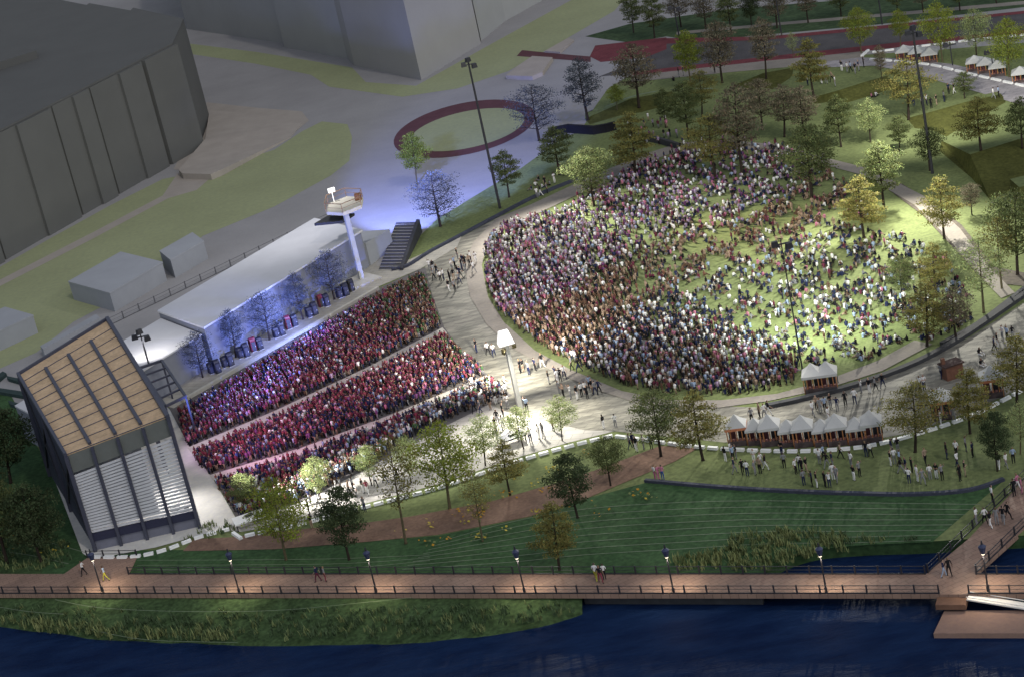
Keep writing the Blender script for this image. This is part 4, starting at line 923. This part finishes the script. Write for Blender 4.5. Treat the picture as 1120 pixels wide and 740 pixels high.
def body_mesh(name, J, sit=False):
    """one continuous skinned body; J: joint positions"""
    V, E, Rr, T = [], [], [], []
    def v(p, r): V.append(p); Rr.append(r); return len(V) - 1
    def e(a, b, t): E.append((a, b)); T.append(t)
    pel = v(J['pel'], (.15, .105)); wa = v(J['wa'], (.13, .09)); ch = v(J['ch'], (.17, .11)); nk = v(J['nk'], (.065, .06)); hd = v(J['hd'], (.07, .08)); hm = v(J['hm'], (.082, .10)); ht = v(J['ht'], (.06, .075))
    e(pel, wa, 2); e(wa, ch, 2); e(ch, nk, 2); e(nk, hd, 0); e(hd, hm, 0); e(hm, ht, 1)
    for s in ('l', 'r'):
        hip = v(J['hip' + s], (.09, .095)); kn = v(J['kn' + s], (.06, .065)); an = v(J['an' + s], (.042, .045)); to = v(J['to' + s], (.045, .032))
        e(pel, hip, 3); e(hip, kn, 3); e(kn, an, 3); e(an, to, 4)
        sh = v(J['sh' + s], (.058, .058)); el = v(J['el' + s], (.042, .042)); wr = v(J['wr' + s], (.028, .032)); ha = v(J['ha' + s], (.038, .022))
        e(ch, sh, 2); e(sh, el, 2); e(el, wr, 5); e(wr, ha, 0)
    me = bpy.data.meshes.new(name); me.from_pydata([tuple(p) for p in V], E, [])
    o = bpy.data.objects.new(name, me); COL.objects.link(o)
    o.modifiers.new('skin', 'SKIN'); o.modifiers['skin'].use_smooth_shade = True
    for d, r in zip(me.skin_vertices[0].data, Rr): d.radius = r
    me.skin_vertices[0].data[0].use_root = True
    o.modifiers.new('sub', 'SUBSURF').levels = 1
    dg = bpy.context.evaluated_depsgraph_get(); dg.update()
    nm = bpy.data.meshes.new_from_object(o.evaluated_get(dg)); bpy.data.objects.remove(o)
    verts = np.array([tuple(x.co) for x in nm.vertices]); A = np.array([V[a] for a, b in E]); B = np.array([V[b] for a, b in E]); fr = np.array(Rr)
    mi = []
    for p in nm.polygons:
        c = np.array(p.center); d = B - A; t = np.clip(((c - A) * d).sum(1) / (d * d).sum(1), 0, 1)
        k = int(np.argmin(np.linalg.norm(A + d * t[:, None] - c, axis=1))); m = T[k]
        if m in (0, 1) and E[k][0] in (4, 5):
            hc = np.array(J['hm']); m = 1 if (c[1] > hc[1] + .015 or c[2] > hc[2] + .055) else 0
        if m == 5: m = 0
        if m == 2 and c[2] < J['pel'][2] - .02: m = 3
        mi.append(m)
    nm.materials.clear()
    for m in (SKIN[0], HAIR[0], CM['black'], CM['black'], SHOE): nm.materials.append(m)
    bm = bmesh.new(); bm.from_mesh(nm)
    for f, m in zip(bm.faces, mi): f.material_index = m
    def tube(a, b, r0, r1, m, n=5):
        a, b = Vector(a), Vector(b); d = (b - a).normalized(); x = d.orthogonal().normalized(); y = d.cross(x); rings = []
        for p, r in ((a, r0), (b, r1)): rings.append([bm.verts.new(p + (x * math.cos(6.283 * j / n) + y * math.sin(6.283 * j / n)) * r) for j in range(n)])
        for j in range(n): f = bm.faces.new((rings[0][j], rings[0][(j + 1) % n], rings[1][(j + 1) % n], rings[1][j])); f.material_index = m
        f = bm.faces.new(rings[1]); f.material_index = m
    for s in ('l', 'r'):
        w, h = Vector(J['wr' + s]), Vector(J['ha' + s]); d = (h - w).normalized(); sx = d.cross(Vector((1, 0, 0))).normalized()
        for k, (off, ln) in enumerate(((-.028, .065), (-.010, .078), (.010, .074), (.026, .056))):
            p = h + sx * off; q = p + d * ln * .6 + Vector((0, -.008, 0)); tube(p, q, .0095, .009, 0); tube(q, q + d * ln * .4 + Vector((0, -.018, 0)), .009, .006, 0)
        p = w.lerp(h, .5) + sx * -.03; tube(p, p + d * .045 + sx * -.03, .011, .008, 0)
    hm = Vector(J['hm']); tube(hm + Vector((0, -.085, .0)), hm + Vector((0, -.115, -.02)), .016, .012, 0)
    for s in (-1, 1):
        tube(hm + Vector((s * .03, -.085, .018)), hm + Vector((s * .03, -.1, .018)), .012, .01, 1); tube(hm + Vector((s * .075, .0, .0)), hm + Vector((s * .1, .01, .01)), .025, .02, 0)
    tube(hm + Vector((0, -.08, -.05)), hm + Vector((0, -.095, -.05)), .02, .018, 1)
    bmesh.ops.recalc_face_normals(bm, faces=bm.faces); zmin = min(x.co.z for x in bm.verts)
    for x in bm.verts: x.co.z -= zmin
    bm.to_mesh(nm); bm.free(); nm.polygons.foreach_set('use_smooth', [True] * len(nm.polygons)); nm.name = name
    return nm
def J_stand(w=0.0, arm=0.0, up=0.0, lean=0.0):
    j = dict(pel=(0, 0, .96), wa=(0, -.01 - lean * .1, 1.10), ch=(0, -lean * .3, 1.33), nk=(0, .0 - lean * .4, 1.49), hd=(0, -.015 - lean * .45, 1.57), hm=(0, -.02 - lean * .48, 1.64), ht=(0, -.01 - lean * .5, 1.71))
    for s, k in (('l', 1), ('r', -1)):
        f = w * k
        j['hip' + s] = (.09 * k, 0, .90); j['kn' + s] = (.10 * k, -.04 - f * .5, .50); j['an' + s] = (.10 * k, .02 - f * .95 + .04 * abs(w), .09 + (.06 * abs(w) if f < 0 else 0)); j['to' + s] = (.115 * k, -.13 - f * .95, .04 + (.02 * abs(w) if f < 0 else 0))
        a = -arm * k; y = -lean * .3
        j['sh' + s] = (.19 * k, y, 1.42); j['el' + s] = (.25 * k, .03 + a * .35 + y, 1.15); j['wr' + s] = (.25 * k, -.05 + a * .75 + y, .92 + abs(a) * .06); j['ha' + s] = (.245 * k, -.075 + a * .85 + y, .845 + abs(a) * .08)
        if up and k == 1: j['el' + s] = (.27 * k, -.12, 1.36 + .12 * up); j['wr' + s] = (.2 * k, -.22, 1.55 + .1 * up); j['ha' + s] = (.18 * k, -.24, 1.63 + .1 * up)
    return j
def J_fold():
    j = J_stand()
    for s, k in (('l', 1), ('r', -1)): j['el' + s] = (.26 * k, -.02, 1.16); j['wr' + s] = (.05 * k, -.22, 1.18); j['ha' + s] = (-.03 * k, -.225, 1.2 + .03 * k)
    return j
def J_sit():
    j = dict(pel=(0, 0, .14), wa=(0, .0, .28), ch=(0, -.04, .52), nk=(0, -.06, .68), hd=(0, -.08, .76), hm=(0, -.09, .83), ht=(0, -.085, .90))
    for s, k in (('l', 1), ('r', -1)):
        j['hip' + s] = (.10 * k, -.03, .13); j['kn' + s] = (.2 * k, -.40, .36 if k == 1 else .22); j['an' + s] = (.12 * k, -.62, .09); j['to' + s] = (.13 * k, -.78, .06)
        j['sh' + s] = (.19 * k, -.04, .61); j['el' + s] = (.26 * k, -.13, .36); j['wr' + s] = (.2 * k, -.36, .36); j['ha' + s] = (.19 * k, -.43, .35)
    return j
POSE = {'standing': body_mesh('person_standing', J_stand()), 'walking': body_mesh('person_walking', J_stand(.28, .3)), 'striding': body_mesh('person_striding', J_stand(-.34, -.35, lean=.1)), 'waving': body_mesh('person_waving', J_stand(up=1)), 'with folded arms': body_mesh('person_folded', J_fold()), 'sitting': body_mesh('person_sitting', J_sit())}
npeople = 0
COMBOS = [('black', 'black'), ('white', 'black'), ('black', 'grey'), ('grey', 'black'), ('white', 'grey'), ('navy', 'black'), ('grey', 'grey'), ('black', 'tan'), ('white', 'navy'), ('navy', 'grey'), ('black', 'navy'), ('pale blue', 'black'), ('black', 'white'), ('tan', 'black'), ('grey', 'navy'), ('white', 'white')]
def person(x, y, top, bot, pose, area, group, face=None):
    global npeople; npeople += 1
    o = bpy.data.objects.new('person', POSE[pose]); COL.objects.link(o); o.location = hit(x, y) + Vector((0, 0, .03 + (.1 if group in ('people on the promenade', 'people on the promenade branch') else 0)))
    o.rotation_euler = (0, 0, random.uniform(0, 6.28) if face is None else face); s = random.uniform(.95, 1.06); o.scale = (s, s, s)
    ms = [random.choice(SKIN), random.choice(HAIR), CM[top], CM[bot], SHOE]
    for k, m in enumerate(ms): o.material_slots[k].link = 'OBJECT'; o.material_slots[k].material = m
    c = f'all {top}' if top == bot else f'{top} and {bot}'
    tag(o, f'person in {c} {pose} {area}' if pose != 'standing' else f'person in {c} {area}', 'person', group, x)
def people(area, group, lst, combos=COMBOS, poses=('standing', 'walking', 'striding', 'standing', 'with folded arms', 'waving')):
    k = random.randrange(50)
    for p in lst:
        c = p[2:4] if len(p) > 3 else combos[(k * 7 + k // 5) % len(combos)]; k += 1
        person(p[0], p[1], c[0], c[1], p[4] if len(p) > 4 else poses[k % len(poses)], area, group)
people('on the promenade below the stage', 'people on the promenade', [(93, 630, 'white', 'black', 'walking'), (117, 636, 'pale blue', 'yellow', 'striding')])
people('on the promenade', 'people on the promenade', [(349, 637, 'navy', 'maroon', 'walking'), (357, 637, 'grey', 'red', 'standing'), (653, 636, 'white', 'yellow', 'walking'), (658, 638, 'black', 'red', 'walking'), (662, 635, 'white', 'black', 'standing')])
people('on the promenade branch', 'people on the promenade branch', [(1033, 632, 'navy', 'pale blue', 'walking'), (1039, 631, 'black', 'black', 'walking'), (1069, 575, 'white', 'grey', 'standing'), (1078, 574, 'white', 'black', 'walking'), (1084, 578, 'black', 'white', 'striding'), (1091, 575, 'grey', 'grey', 'standing'), (1098, 574, 'black', 'grey', 'walking'), (1103, 570, 'black', 'black', 'striding'), (1086, 551, 'white', 'black', 'standing'), (1110, 544, 'black', 'black', 'standing'), (1114, 538, 'pink', 'white', 'walking'), (1118, 541, 'pink', 'pink', 'standing')])
people('at the navy wall end', 'people at the wall end', [(717, 524.5, 'white', 'pink', 'standing'), (721, 524.7, 'pink', 'pink', 'standing'), (725.5, 525, 'pink', 'blue', 'standing')])
people('on the grass below the tents', 'people on the grass below the tents', [(794, 505), (800, 500), (802.5, 504), (806, 502), (804, 518), (813, 518.5), (818, 521), (825.5, 507), (826.5, 519.5), (832, 518), (833, 511), (838, 514), (858.5, 512), (856, 499), (871, 518), (875.5, 515), (878, 518.5), (882.7, 517), (880, 531), (889, 532), (894, 533.5), (897, 508), (901.4, 502.5), (905, 512), (911, 511.4), (903, 533), (908, 533), (912, 525), (915.7, 527.5), (920, 501.6), (931.8, 511.4), (934.5, 525.7), (940.7, 521), (948, 500), (953, 500)])
people('on the grass near the dark tree', 'people on the lower event lawn', [(974.6, 509.6), (979, 508), (985, 509), (986, 518), (991.4, 517), (998, 517), (995, 529), (1004, 527), (1010, 530), (1013, 508), (1018, 525), (1025, 523.5), (1031, 525), (1036, 502), (1046.6, 499), (1048, 512), (1050.5, 526), (1056, 521), (1057, 494), (1064.6, 500), (1093, 513), (1101, 512), (1109, 507), (983, 496), (976, 497)])
people('on the grass behind the barrier row', 'people by the brown path', [(689.6, 491), (693.5, 489.5), (697, 494), (704.5, 491.5), (713, 491.5)])
people('on the tent walk', 'people on the tent walk', [(890, 455), (903, 450), (909, 447), (916.5, 450), (925.5, 445), (935.5, 442), (907, 462), (898, 452), (894, 449), (942.7, 430), (951.7, 430), (958, 428), (966, 424), (1007, 427), (1011.5, 427), (1022, 442), (1027, 441), (1030, 414), (1088, 384), (1091.5, 381), (1097, 372), (1102, 373), (1108, 372), (1071, 388, 'black', 'white', 'sitting'), (1073, 400, 'black', 'white', 'sitting'), (1020, 452), (1030, 466), (1044, 462), (831.5, 457), (837, 457), (841, 455), (823, 463), (1075, 448), (1012, 470)])
people('on the stone plaza', 'people on the stone plaza', [(522, 386), (534.5, 388.5), (541, 390), (570, 408), (573, 407), (579, 410), (586, 405.5), (594, 402), (553, 425), (564, 421), (601, 420), (608.7, 415.5), (613.6, 417.5), (618, 414.5), (611, 419), (612, 431), (617, 434), (625, 436), (632, 437), (626, 405), (634, 407), (637, 434), (641, 432), (643, 436), (648.5, 430), (652, 432), (656, 431), (661, 469), (674, 468), (646, 426)])
people('beside the seated crowd blocks', 'people at the plaza end of the seated blocks', [(518, 426), (521, 424), (530, 430), (533, 427), (537.6, 424), (544.6, 431), (551, 457), (537, 448), (526, 452), (519.5, 451), (543, 442), (556, 447), (577, 450), (545, 464), (548, 440), (533, 440)])
people('under the young trees', 'people under the young trees', [(543, 472), (545, 483), (568, 483), (581, 484), (590.6, 480), (594.7, 478), (606, 472), (551, 470), (559, 470)])
people('on the pale walk', 'people on the pale walk', [(327, 554), (337, 542), (340, 551), (339.4, 563), (348.5, 546), (369, 538), (374, 538), (383, 541.5), (391, 544), (398, 539.5), (387, 537), (403, 541, 'red', 'white', 'walking'), (412, 533), (422, 528), (436, 527), (342, 578), (400, 559.5), (301, 588)])
people('near the dark stairs', 'people on the walk near the stairs', [(471, 297), (474.5, 297), (475.4, 307), (478.5, 302), (482.6, 309), (486, 307), (492.7, 309), (497, 307), (503, 311), (504, 305), (501.5, 303), (495, 297), (498, 293), (501, 284), (507, 291), (509.6, 292), (515.7, 288), (521, 288), (510, 300), (514, 292), (519, 299), (492, 319), (498, 319), (506, 296)])
people('on the bank by the grey walk', 'people on the bank above the grey walk', [(582, 208, 'navy', 'grey', 'sitting'), (586, 204, 'white', 'black', 'sitting'), (590, 198, 'black', 'grey', 'sitting'), (593, 206, 'white', 'navy', 'sitting'), (597, 205), (602, 203, 'grey', 'black', 'sitting'), (607, 201), (614, 192), (617, 193), (588, 217), (592, 215), (599, 212)])
people('on the upper park lawn', 'people on the upper park lawn', [(921, 78), (927, 79.5), (931, 79.5), (936, 81), (939.6, 78), (945, 74), (884, 94), (899, 92), (904, 92), (910.6, 90), (914, 95), (953, 107, 'pink', 'black', 'sitting'), (958, 106, 'white', 'black', 'sitting'), (1000, 117), (1009, 118), (1014, 115.5), (1019, 119), (1025, 115.5), (1033, 112), (1038, 103), (1044, 103), (1087, 109), (1093, 107.5), (743, 85), (748, 83), (782, 80), (737, 89, 'black', 'black', 'sitting')])
# the front row of the lower block, nearest the pale walk
fr = catmull([(262, 566), (300, 553), (335, 540), (370, 523), (400, 508), (440, 486), (475, 467), (510, 447)], 5)
people('in front row by the walk', 'front row of the lower crowd block', [(x + random.uniform(-2, 2), y + random.uniform(-3, 1)) for x, y in fr[::1][:34]], [('white', 'navy'), ('pale blue', 'navy'), ('red', 'navy'), ('maroon', 'black'), ('navy', 'black'), ('grey', 'navy'), ('pink', 'navy'), ('green', 'black'), ('white', 'black')], ('standing', 'waving'))

# ------------------------------------------------------------------ the crowd: thousands nobody could count, one mesh
def crowd_template(sit):
    mb = MB()
    def ell_(c, rx, ry, rz, mi, n=6):
        i = len(mb.v); mb.v.append((c[0], c[1], c[2] - rz))
        for z, f in ((-.45, .88), (.45, .88)):
            for j in range(n): a = 6.283 * j / n; mb.v.append((c[0] + rx * f * math.cos(a), c[1] + ry * f * math.sin(a), c[2] + rz * z))
        mb.v.append((c[0], c[1], c[2] + rz))
        for j in range(n):
            k = (j + 1) % n; mb.f += [(i, i + 1 + k, i + 1 + j), (i + 1 + j, i + 1 + k, i + 1 + n + k, i + 1 + n + j), (i + 1 + n + j, i + 1 + n + k, i + 1 + 2 * n)]
            hair = (math.sin(6.283 * (j + .5) / n) > -.3)
            mb.m += [mi, 1 if hair and mi == 0 else mi, 1 if mi == 0 else mi]
    if not sit:
        ell_((0, 0, 1.62), .10, .115, .13, 0)
        mb.tube([(0, 0, .86), (0, 0, 1.1), (0, 0, 1.38), (0, 0, 1.5)], [.16, .15, .2, .07], 6, 2, False)
        for s in (-1, 1):
            mb.tube([(s * .09, 0, .92), (s * .1, -.02, .5), (s * .1, .03, .02)], [.095, .07, .05], 4, 3, True)
            mb.tube([(s * .19, 0, 1.44), (s * .26, .0, 1.15), (s * .22, -.14, .95)], [.06, .05, .035], 4, 2, False)
            mb.box((s * .22, -.16, .90), (.07, .07, .12), 0, 0); mb.box((s * .1, -.05, .04), (.09, .24, .08), 0, 1)
    else:
        ell_((0, -.05, .80), .10, .115, .13, 0)
        mb.tube([(0, .02, .04), (0, 0, .3), (0, -.03, .56), (0, -.05, .68)], [.19, .16, .2, .07], 6, 2, False)
        for s in (-1, 1):
            mb.tube([(s * .1, 0, .12), (s * .2, -.38, .28), (s * .12, -.7, .06)], [.1, .075, .05], 4, 3, True)
            mb.tube([(s * .19, -.03, .6), (s * .27, -.15, .35), (s * .18, -.36, .33)], [.06, .05, .035], 4, 2, False); mb.box((s * .12, -.76, .06), (.09, .2, .08), 0, 1)
    return np.array(mb.v), mb.f, np.array(mb.m)
PAL = list(CLO); NP = len(PAL); CMATS = [CM[k] for k in PAL] + SKIN + HAIR
def palette(weights): 
    w = np.zeros(NP)
    for k, x in weights.items(): w[PAL.index(k)] = x
    return w / w.sum()
P_RED = palette({'red': 5, 'maroon': 6, 'navy': 3.2, 'pink': 1.6, 'pale blue': .7, 'white': .8, 'purple': 1.2, 'black': .8, 'lilac': .6})  # regional palettes, partly carrying the coloured light over the crowd
P_NAVY = palette({'navy': 6, 'maroon': 3, 'red': 2, 'purple': 2, 'pale blue': 1.2, 'white': .6, 'black': 1.5, 'blue': .6})
P_MIX = palette({'navy': 2.6, 'white': 2.2, 'pale blue': 1.6, 'red': 1.4, 'maroon': 1.4, 'grey': 2, 'green': 1.6, 'black': 1.5, 'tan': 1})
P_OLV = palette({'brown': 4, 'green': 3.5, 'rust': 2.2, 'tan': 1.6, 'maroon': 1.5, 'navy': 1, 'grey': 1})
P_PUR = palette({'white': 4.4, 'lilac': 3.0, 'purple': 2.2, 'navy': 1.8, 'black': 2, 'pink': 1.4, 'maroon': 1.2, 'pale blue': 1.0, 'grey': 1})
P_BRN = palette({'brown': 3.4, 'rust': 1.8, 'tan': 5.5, 'maroon': 1.5, 'black': 1.2, 'white': .5})
P_BLU = palette({'white': 2.4, 'pale blue': 1.5, 'navy': 3.2, 'black': 3.0, 'grey': 1.4, 'maroon': .8, 'pink': .6, 'brown': .6})
P_FRN = palette({'navy': 1.8, 'black': 2, 'rust': 1.0, 'tan': 1.8, 'white': 2.6, 'lilac': 1.4, 'pink': 1.2, 'maroon': 1.4, 'pale blue': 1.2, 'brown': 1.8})
pts = []   # (x, y, sit, palette)
def fill(poly, spacing, pal, sit=0.0, jitter=.4, keep=1.0):
    """a jittered grid on the ground inside a pixel polygon, spacing in metres; pal may be a function of the pixel"""
    w = [at(*p) for p in poly]; wp = [(p.x, p.y) for p in w]; x0, x1 = min(p[0] for p in wp), max(p[0] for p in wp); y0, y1 = min(p[1] for p in wp), max(p[1] for p in wp)
    ca, sa = math.cos(.6), math.sin(.6); D = max(x1 - x0, y1 - y0); n = int(D * 1.5 / spacing); cx, cy = (x0 + x1) / 2, (y0 + y1) / 2
    for i in range(-n // 2, n // 2 + 1):
        for j in range(-n // 2, n // 2 + 1):
            u, v = (i + rng.normal(0, jitter)) * spacing, (j + rng.normal(0, jitter)) * spacing
            p = (cx + u * ca - v * sa, cy + u * sa + v * ca)
            if not inside(p, wp): continue
            px = proj((p[0], p[1], 0)); kp = keep(px) if callable(keep) else keep
            if rng.random() > kp: continue
            s = sit(px) if callable(sit) else sit
            pts.append((p[0], p[1], rng.random() < s, pal(px) if callable(pal) else pal))
def pal_red(p):
    f = (p[0] - .35 * (p[1] - 400) - 380) / 110
    return P_OLV if (p[1] < 372 and rng.random() < f) or (p[0] > 470 and rng.random() < .45) else P_RED
fill([(196, 456), (300, 396), (408, 332), (464, 305), (471, 325), (483, 358), (400, 403), (300, 449), (206, 489)], .48, pal_red)
fill([(212, 501.5), (303, 462), (405, 413.5), (487, 371), (504, 388), (530, 410.5), (430, 453), (330, 490), (229, 519.5)], .48, lambda p: P_NAVY if rng.random() < (.75 if p[1] > 500 - .36 * (p[0] - 250) else .0) else pal_red(p))
def pal3(p):
    f = (p[0] - 240) / 200
    if p[0] > 470: return P_MIX
    up = p[1] < 523 - .36 * (p[0] - 235) + 28
    return P_NAVY if up and rng.random() < .8 else P_MIX if rng.random() < f + .25 else P_RED
fill([(237, 530.5), (333, 502), (433, 464), (536, 420.5), (556, 432), (532, 442), (478, 464), (440, 484), (404, 511), (338, 543), (303, 556), (263, 569)], .52, pal3)

def lawn_pal(p):  # lavender, amber and blue light bands painted into clothing by region
    x, y = p
    l1 = 338 - .44 * (x - 600) + 8 * math.sin(x / 30)           # upper edge of the amber light band put into clothing
    l2 = max(388 - .48 * (x - 600), 262 - .2 * (x - 860)) + 8 * math.sin(x / 33 + 1)
    if y < l1 - 8 + rng.normal(0, 5): return P_PUR
    if y < l2 + rng.normal(0, 9): return P_BRN if rng.random() < .8 else P_FRN
    return P_FRN if y > 385 and x < 880 and rng.random() < .7 else P_BLU
# solid standing crowd at the stage end and along the lower edge
fill([(530, 275), (548, 252), (580, 240), (630, 238), (680, 262), (700, 300), (690, 330), (740, 345), (800, 362), (850, 378), (875, 400), (868, 420), (830, 430), (780, 432), (730, 431), (690, 424), (640, 404), (600, 384), (566, 358), (545, 340), (533, 310)], .56, lawn_pal, sit=lambda p: .05 + .25 * (p[1] < 300), keep=lambda p: .93 if (p[1] > 350 - .0 * p[0] or p[0] < 640) else .7)
# looser clusters further up the lawn
noise = [(rng.uniform(0, 1), rng.uniform(0, 6.28), rng.uniform(.05, .16), rng.uniform(.08, .3)) for _ in range(6)]
def clus(p):
    s = sum(math.sin(p[0] * n[2] + n[1]) * math.sin(p[1] * n[3] + n[1] * 2) for n in noise) / 2.2
    return s
def keep_l(p):
    x, y = p; d = .34 + .46 * clus(p)
    d += .25 * (x < 760) + .12 * (y < 250 and x < 860) + .12 * (x > 860 and y > 275) - .08 * (x > 1000)
    if 800 < x < 900 and 200 < y < 300: d += .1
    return max(.03, min(.8, d * .88))
LAWN = [(600, 240), (640, 214), (690, 188), (745, 168), (800, 166), (860, 172), (905, 186), (930, 200), (960, 250), (1000, 262), (1040, 290), (1062, 330), (1064, 352), (1030, 372), (985, 380), (940, 398), (900, 412), (876, 416), (880, 398), (852, 374), (800, 358), (742, 341), (694, 326), (704, 300), (684, 260), (634, 236)]
fill(LAWN, .62, lawn_pal, sit=lambda p: .86 if p[0] > 720 else .5, keep=keep_l, jitter=.5)
fill([(640, 214), (700, 182), (745, 160), (800, 156), (850, 160), (905, 176), (880, 185), (800, 172), (745, 176), (690, 200), (650, 222)], .9, P_PUR, sit=.35, keep=.6)
fill([(690, 130), (730, 132), (745, 150), (700, 168), (680, 160)], 1.6, P_PUR, sit=.2, keep=.5)
print('crowd', len(pts), 'people', npeople)
def build_crowd():
    Vs, Ls, Lt, Mi = [], [], [], []; base = 0
    tmpl = {s: crowd_template(s) for s in (False, True)}; flat = {}
    for s, (v, f, m) in tmpl.items(): flat[s] = (np.concatenate([np.array(q) for q in f]), np.array([len(q) for q in f]))
    for x, y, s, pal in pts:
        v, f, m = tmpl[s]; a = rng.uniform(0, 6.28) if s else rng.normal(-1.1, .7); sc = rng.uniform(.68, .86)
        ca, sa = math.cos(a), math.sin(a); w = v * sc; o = np.empty_like(w)
        o[:, 0] = w[:, 0] * ca - w[:, 1] * sa + x; o[:, 1] = w[:, 0] * sa + w[:, 1] * ca + y; o[:, 2] = w[:, 2] + .06
        top = int(rng.choice(NP, p=pal)); bot = PAL.index(['black', 'navy', 'navy', 'grey', 'brown', 'tan', 'black'][rng.integers(7)])
        lut = np.array([NP + rng.integers(3), NP + 3 + rng.choice(3, p=[.55, .3, .15]), top, bot])
        Vs.append(o); Ls.append(flat[s][0] + base); Lt.append(flat[s][1]); Mi.append(lut[m]); base += len(v)
    V = np.concatenate(Vs).astype(np.float32); L = np.concatenate(Ls).astype(np.int32); T = np.concatenate(Lt).astype(np.int32); M = np.concatenate(Mi).astype(np.int32)
    me = bpy.data.meshes.new('crowd'); me.vertices.add(len(V)); me.vertices.foreach_set('co', V.ravel()); me.loops.add(len(L)); me.loops.foreach_set('vertex_index', L)
    me.polygons.add(len(T)); me.polygons.foreach_set('loop_start', np.concatenate([[0], np.cumsum(T)[:-1]]).astype(np.int32))
    for m in CMATS: me.materials.append(m)
    me.polygons.foreach_set('material_index', M); me.update(calc_edges=True)
    bm = bmesh.new(); bm.from_mesh(me); bmesh.ops.recalc_face_normals(bm, faces=bm.faces); bm.to_mesh(me); bm.free()
    o = bpy.data.objects.new('crowd', me); COL.objects.link(o); o['kind'] = 'stuff'; o['label'] = 'dense concert crowd of standing and seated people before the stage and on the lawn'
build_crowd()

# ------------------------------------------------------------------ unique labels
def make_unique():
    by = {}
    for o, x in ALL: by.setdefault(o['label'], []).append((x, o))
    for lb, lst in by.items():
        if len(lst) < 2: continue
        lst.sort(key=lambda q: q[0]); n = len(lst)
        for i, (x, o) in enumerate(lst):
            o['label'] = lb + ', ' + ('leftmost' if i == 0 else 'rightmost' if i == n - 1 else ordinal(i) + ' from left')
make_unique()

# ------------------------------------------------------------------ light
exec_lights = True
w = bpy.data.worlds.new('World'); scn.world = w; w.use_nodes = True
nt = w.node_tree; bgn = nt.nodes['Background']; sky = nt.nodes.new('ShaderNodeTexSky'); sky.sky_type = 'NISHITA'; sky.sun_disc = False
SUN_EL, SUN_AZ = R(46), R(150)        # azimuth clockwise from +Y: the light comes from beyond the park, to the right
sky.sun_elevation = SUN_EL; sky.sun_rotation = SUN_AZ
hs = nt.nodes.new('ShaderNodeHueSaturation'); hs.inputs['Saturation'].default_value = .5; nt.links.new(sky.outputs[0], hs.inputs['Color']); nt.links.new(hs.outputs[0], bgn.inputs[0]); bgn.inputs[1].default_value = .12
sl = bpy.data.lights.new('sun', 'SUN'); sl.energy = .5; sl.angle = R(2); sl.color = (1, .95, .88)
so = bpy.data.objects.new('sun', sl); COL.objects.link(so)
sd = Vector((math.sin(SUN_AZ) * math.cos(SUN_EL), math.cos(SUN_AZ) * math.cos(SUN_EL), math.sin(SUN_EL))); so.rotation_euler = sd.to_track_quat('Z', 'Y').to_euler(); so.location = (0, 250, 100)
K = 1000
def fl(m, t, power, col, size, blend=1.0):
    d = Vector((t.x - m.x, t.y - m.y, 0)).normalized() * 3.0
    spot('flood', m + d, t, power * K, col, size, blend)
fl(M1, at(660, 260), 140, (1, .97, .90), 90)
fl(M1, at(500, 300), 25, (1, .97, .90), 70)
fl(M1, at(850, 255), 110, (1, .80, .40), 30)
fl(M2, at(930, 325), 165, (1, .97, .86), 100)
fl(M2, at(1010, 110), 50, (1, .97, .88), 110)
fl(M3, at(900, 330), 42, (.95, 1, .86), 130)
fl(M3, at(800, 460), 12, (1, .97, .90), 90)
spot('flood', LT + Vector((0, 1.2, 0)), at(525, 320), 36 * K, (1, .96, .84), 140)
spot('flood', LT + Vector((0, -1.2, 0)), at(580, 480), 17 * K, (1, .96, .84), 150)
spot('flood', TW + Vector((-3, 2, 3.4)), at(290, 268), 10 * K, (.98, .97, 1), 150)
spot('flood', M4, at(200, 350), 3 * K, (1, .97, .95), 150)
# coloured washes from the stage, plus added spots at its column and the tower
spot('wash_spot', ST(.93, .12, -1.6) + STG.location, at(400, 440), 20 * K, (1, .42, .78), 75)
spot('wash_spot', ST(.93, .5, -1.6) + STG.location, at(300, 470), 12 * K, (.9, .6, 1), 80)
spot('wash_spot', SP(1.06, .04, 8.5) + STG.location, at(390, 530), 75 * K, (1, .97, .92), 46, .8)  # added white spot off the stage column, brightens the walk and its trees
for tx, ty, pw in ((245, 378, 120), (300, 342, 170), (362, 302, 260)):
    spot('wash_spot', SP(1.06, .10, 5.4) + STG.location, at(tx, ty, 3.2), pw * K, (.17, .25, 1), 17, .7)
spot('wash_spot', at(396, 313, 7), at(285, 358, 2), 30 * K, (.25, .34, 1), 62, .7)  # added blue spot beside the tower, no fitting, tints the hall wall
spot('wash_spot', TW + Vector((2.4, 2.4, -.8)), at(480, 208), 150 * K, (.24, .32, 1), 52, .4)  # added blue spot at the tower for the beam across the road
spot('stage_floor_light', SP(.9, .3, 8) + STG.location, SP(.85, .1, 1) + STG.location, 5 * K, (1, .97, .95), 110)
for p in LAMPS: spot('lamp_light', p + Vector((0, 0, -.9)), p + Vector((0, 0, -5)), 1100, (1, .84, .62), 150, 1.0, .15)

vs = scn.view_settings; vs.view_transform = 'Standard'; vs.look = 'None'; vs.exposure = 0; vs.gamma = 1; vs.use_curve_mapping = False
scn.cycles.use_denoising = True
scn.cycles.max_bounces = 5; scn.cycles.diffuse_bounces = 2; scn.cycles.glossy_bounces = 2; scn.cycles.transmission_bounces = 3
